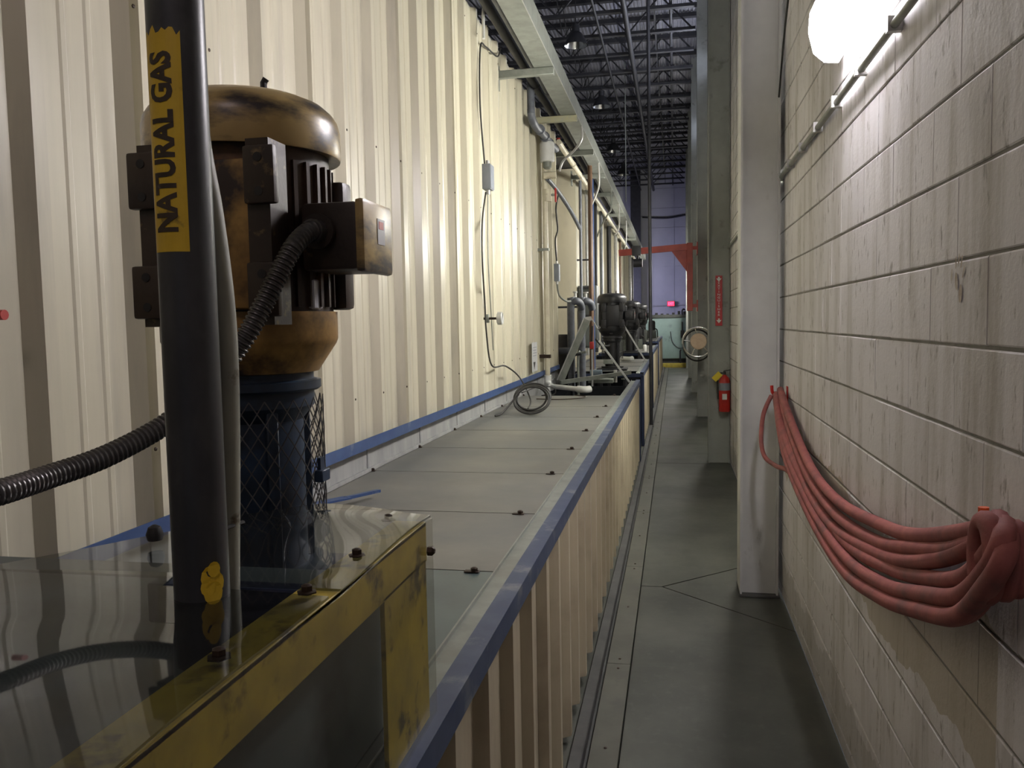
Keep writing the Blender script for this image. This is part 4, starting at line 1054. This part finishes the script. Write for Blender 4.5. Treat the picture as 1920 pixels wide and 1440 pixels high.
sg = thing('extinguisher_sign', (.535, 10.46, 2.0), 'tall narrow red extinguisher sign with white arrows on column', 'sign')
ys = 10.445
MB().box(.490, .572, ys, ys+.004, 1.695, 2.305, bev=.001).build('plate', slatem, sg)
for i, ch in enumerate('EXTINGUISHER'):
    text_mesh(ch, .040, white_p, 'letter', sg, lambda u, v, w_, i=i: Vector((.531+u*1.15, ys-.0012-w_, 2.215-.0355*i+v*.9)), .0004, .0004)
def flat_poly(pts, m_, nm, parent):
    mb = MB(); mb.bm.faces.new([mb.bm.verts.new(p) for p in pts]); return mb.build(nm, m_, parent, sharp=False)
ya = ys-.0015
for zt in (2.27, 1.765):
    flat_poly([(.531, ya, zt-.04), (.562, ya, zt), (.541, ya, zt), (.541, ya, zt+.02), (.521, ya, zt+.02), (.521, ya, zt), (.500, ya, zt)], white_p, 'arrow', sg)
ex = thing('fire_extinguisher', (.593, 10.38, .64), 'red fire extinguisher with a yellow tag hanging on the grey column', 'extinguisher')
exx, exy = .593, 10.36
MB().lathe([(.02, .645), (.062, .65), (.068, .665), (.068, 1.02), (.055, 1.06), (.03, 1.085), (.02, 1.10)], (exx, exy, 0), 24).build('cylinder', red_p, ex)
MB().lathe([(.0688, .91), (.0688, 1.0)], (exx, exy, 0), 24, capped=False).build('grey_band', greyb, ex)
MB().box(exx-.03, exx+.025, exy-.071, exy-.068, .80, .87).build('sticker', white_p, ex)
MB().tube([(exx, exy, 1.10), (exx, exy, 1.14)], .016, 10).build('valve', dark, ex)
MB().bar((exx-.01, exy, 1.145), (exx+.07, exy-.02, 1.16), .02, .012).build('handle', dark, ex)
MB().tube([(exx-.02, exy, 1.12), (exx-.08, exy, 1.10), (exx-.085, exy, .95), (exx-.072, exy-.01, .8)], .010, 8, 5).build('hose', black, ex)
MB().bar((exx-.13, exy-.05, 1.04), (exx-.05, exy-.05, 1.12), .008, .07, (0, 0, 1)).build('yellow_tag', mat('tag_yellow', (.7, .55, .03), (.6, .45, .02), 9), ex)

# ================================================================== FAR END
tt = thing('turquoise_tank', (-.3, 32.3, 0), 'pale turquoise square tank closing the far end of the aisle', 'tank')
MB().box(-1.2, .58, 31.9, 33.4, .32, 1.86, bev=.02).build('body', tank_turq, tt)
MB().box(-1.24, .60, 31.85, 33.45, 1.86, 1.98, bev=.01).build('rim', cabin, tt)
MB().box(-1.1, .5, 32.0, 33.3, .0, .32).build('base', curb_m, tt)
for k in range(8):
    xx = -1.15+k*.21; MB().box(xx, xx+.1, 31.95, 32.15, 1.98, 1.98+random.uniform(.03, .14)).build('clamp', dark, tt)
MB().tube([(.28, 32.0, 1.98), (.28, 32.0, 2.12), (.33, 32.0, 2.18), (.38, 32.0, 2.14)], .03, 8, 4).build('hook_pipe', dark, tt)
MB().tube([(.28, 31.86, 1.7), (.28, 31.86, 1.3)], .025, 8).build('drop_pipe', dark, tt)
MB().box(.22, .36, 31.78, 31.88, 1.1, 1.38, bev=.01).build('pump_head', dark, tt)
MB().tube([(-.15, 31.87, 1.35), (-.08, 31.87, .95), (.15, 31.87, .72), (.40, 31.87, .75)], .012, 6, 6).build('hose', grey_pipe, tt)
yc = tag(MB().box(-.45, .5, 31.5, 31.75, 0, .16, bev=.01).build('yellow_curb', ycurb), 'low yellow curb on the floor before the turquoise tank', 'curb')
tag(MB().tube([(.2, 31.6, .16), (.2, 31.6, .62), (.23, 31.6, .66)], .03, 8).build('black_peg', dark), 'short black peg standing on the yellow curb', 'peg')
es = thing('exit_sign', (-.17, 35.0, 2.49), 'small glowing red exit sign on the far wall', 'sign')
MB().box(-.30, .0, 34.98, 35.1, 2.34, 2.56, bev=.01).build('case', dark, es)
MB().box(-.285, -.015, 34.972, 34.98, 2.355, 2.545).build('face', emit('exit_face', (.9, .02, .05), 2.2), es)
text_mesh('EXIT', .15, exit_m, 'lettering', es, lambda u, v, w_: Vector((-.15+u*.75, 34.968-w_, 2.45+v)), .001, .002)
print('done', len(bpy.data.objects))
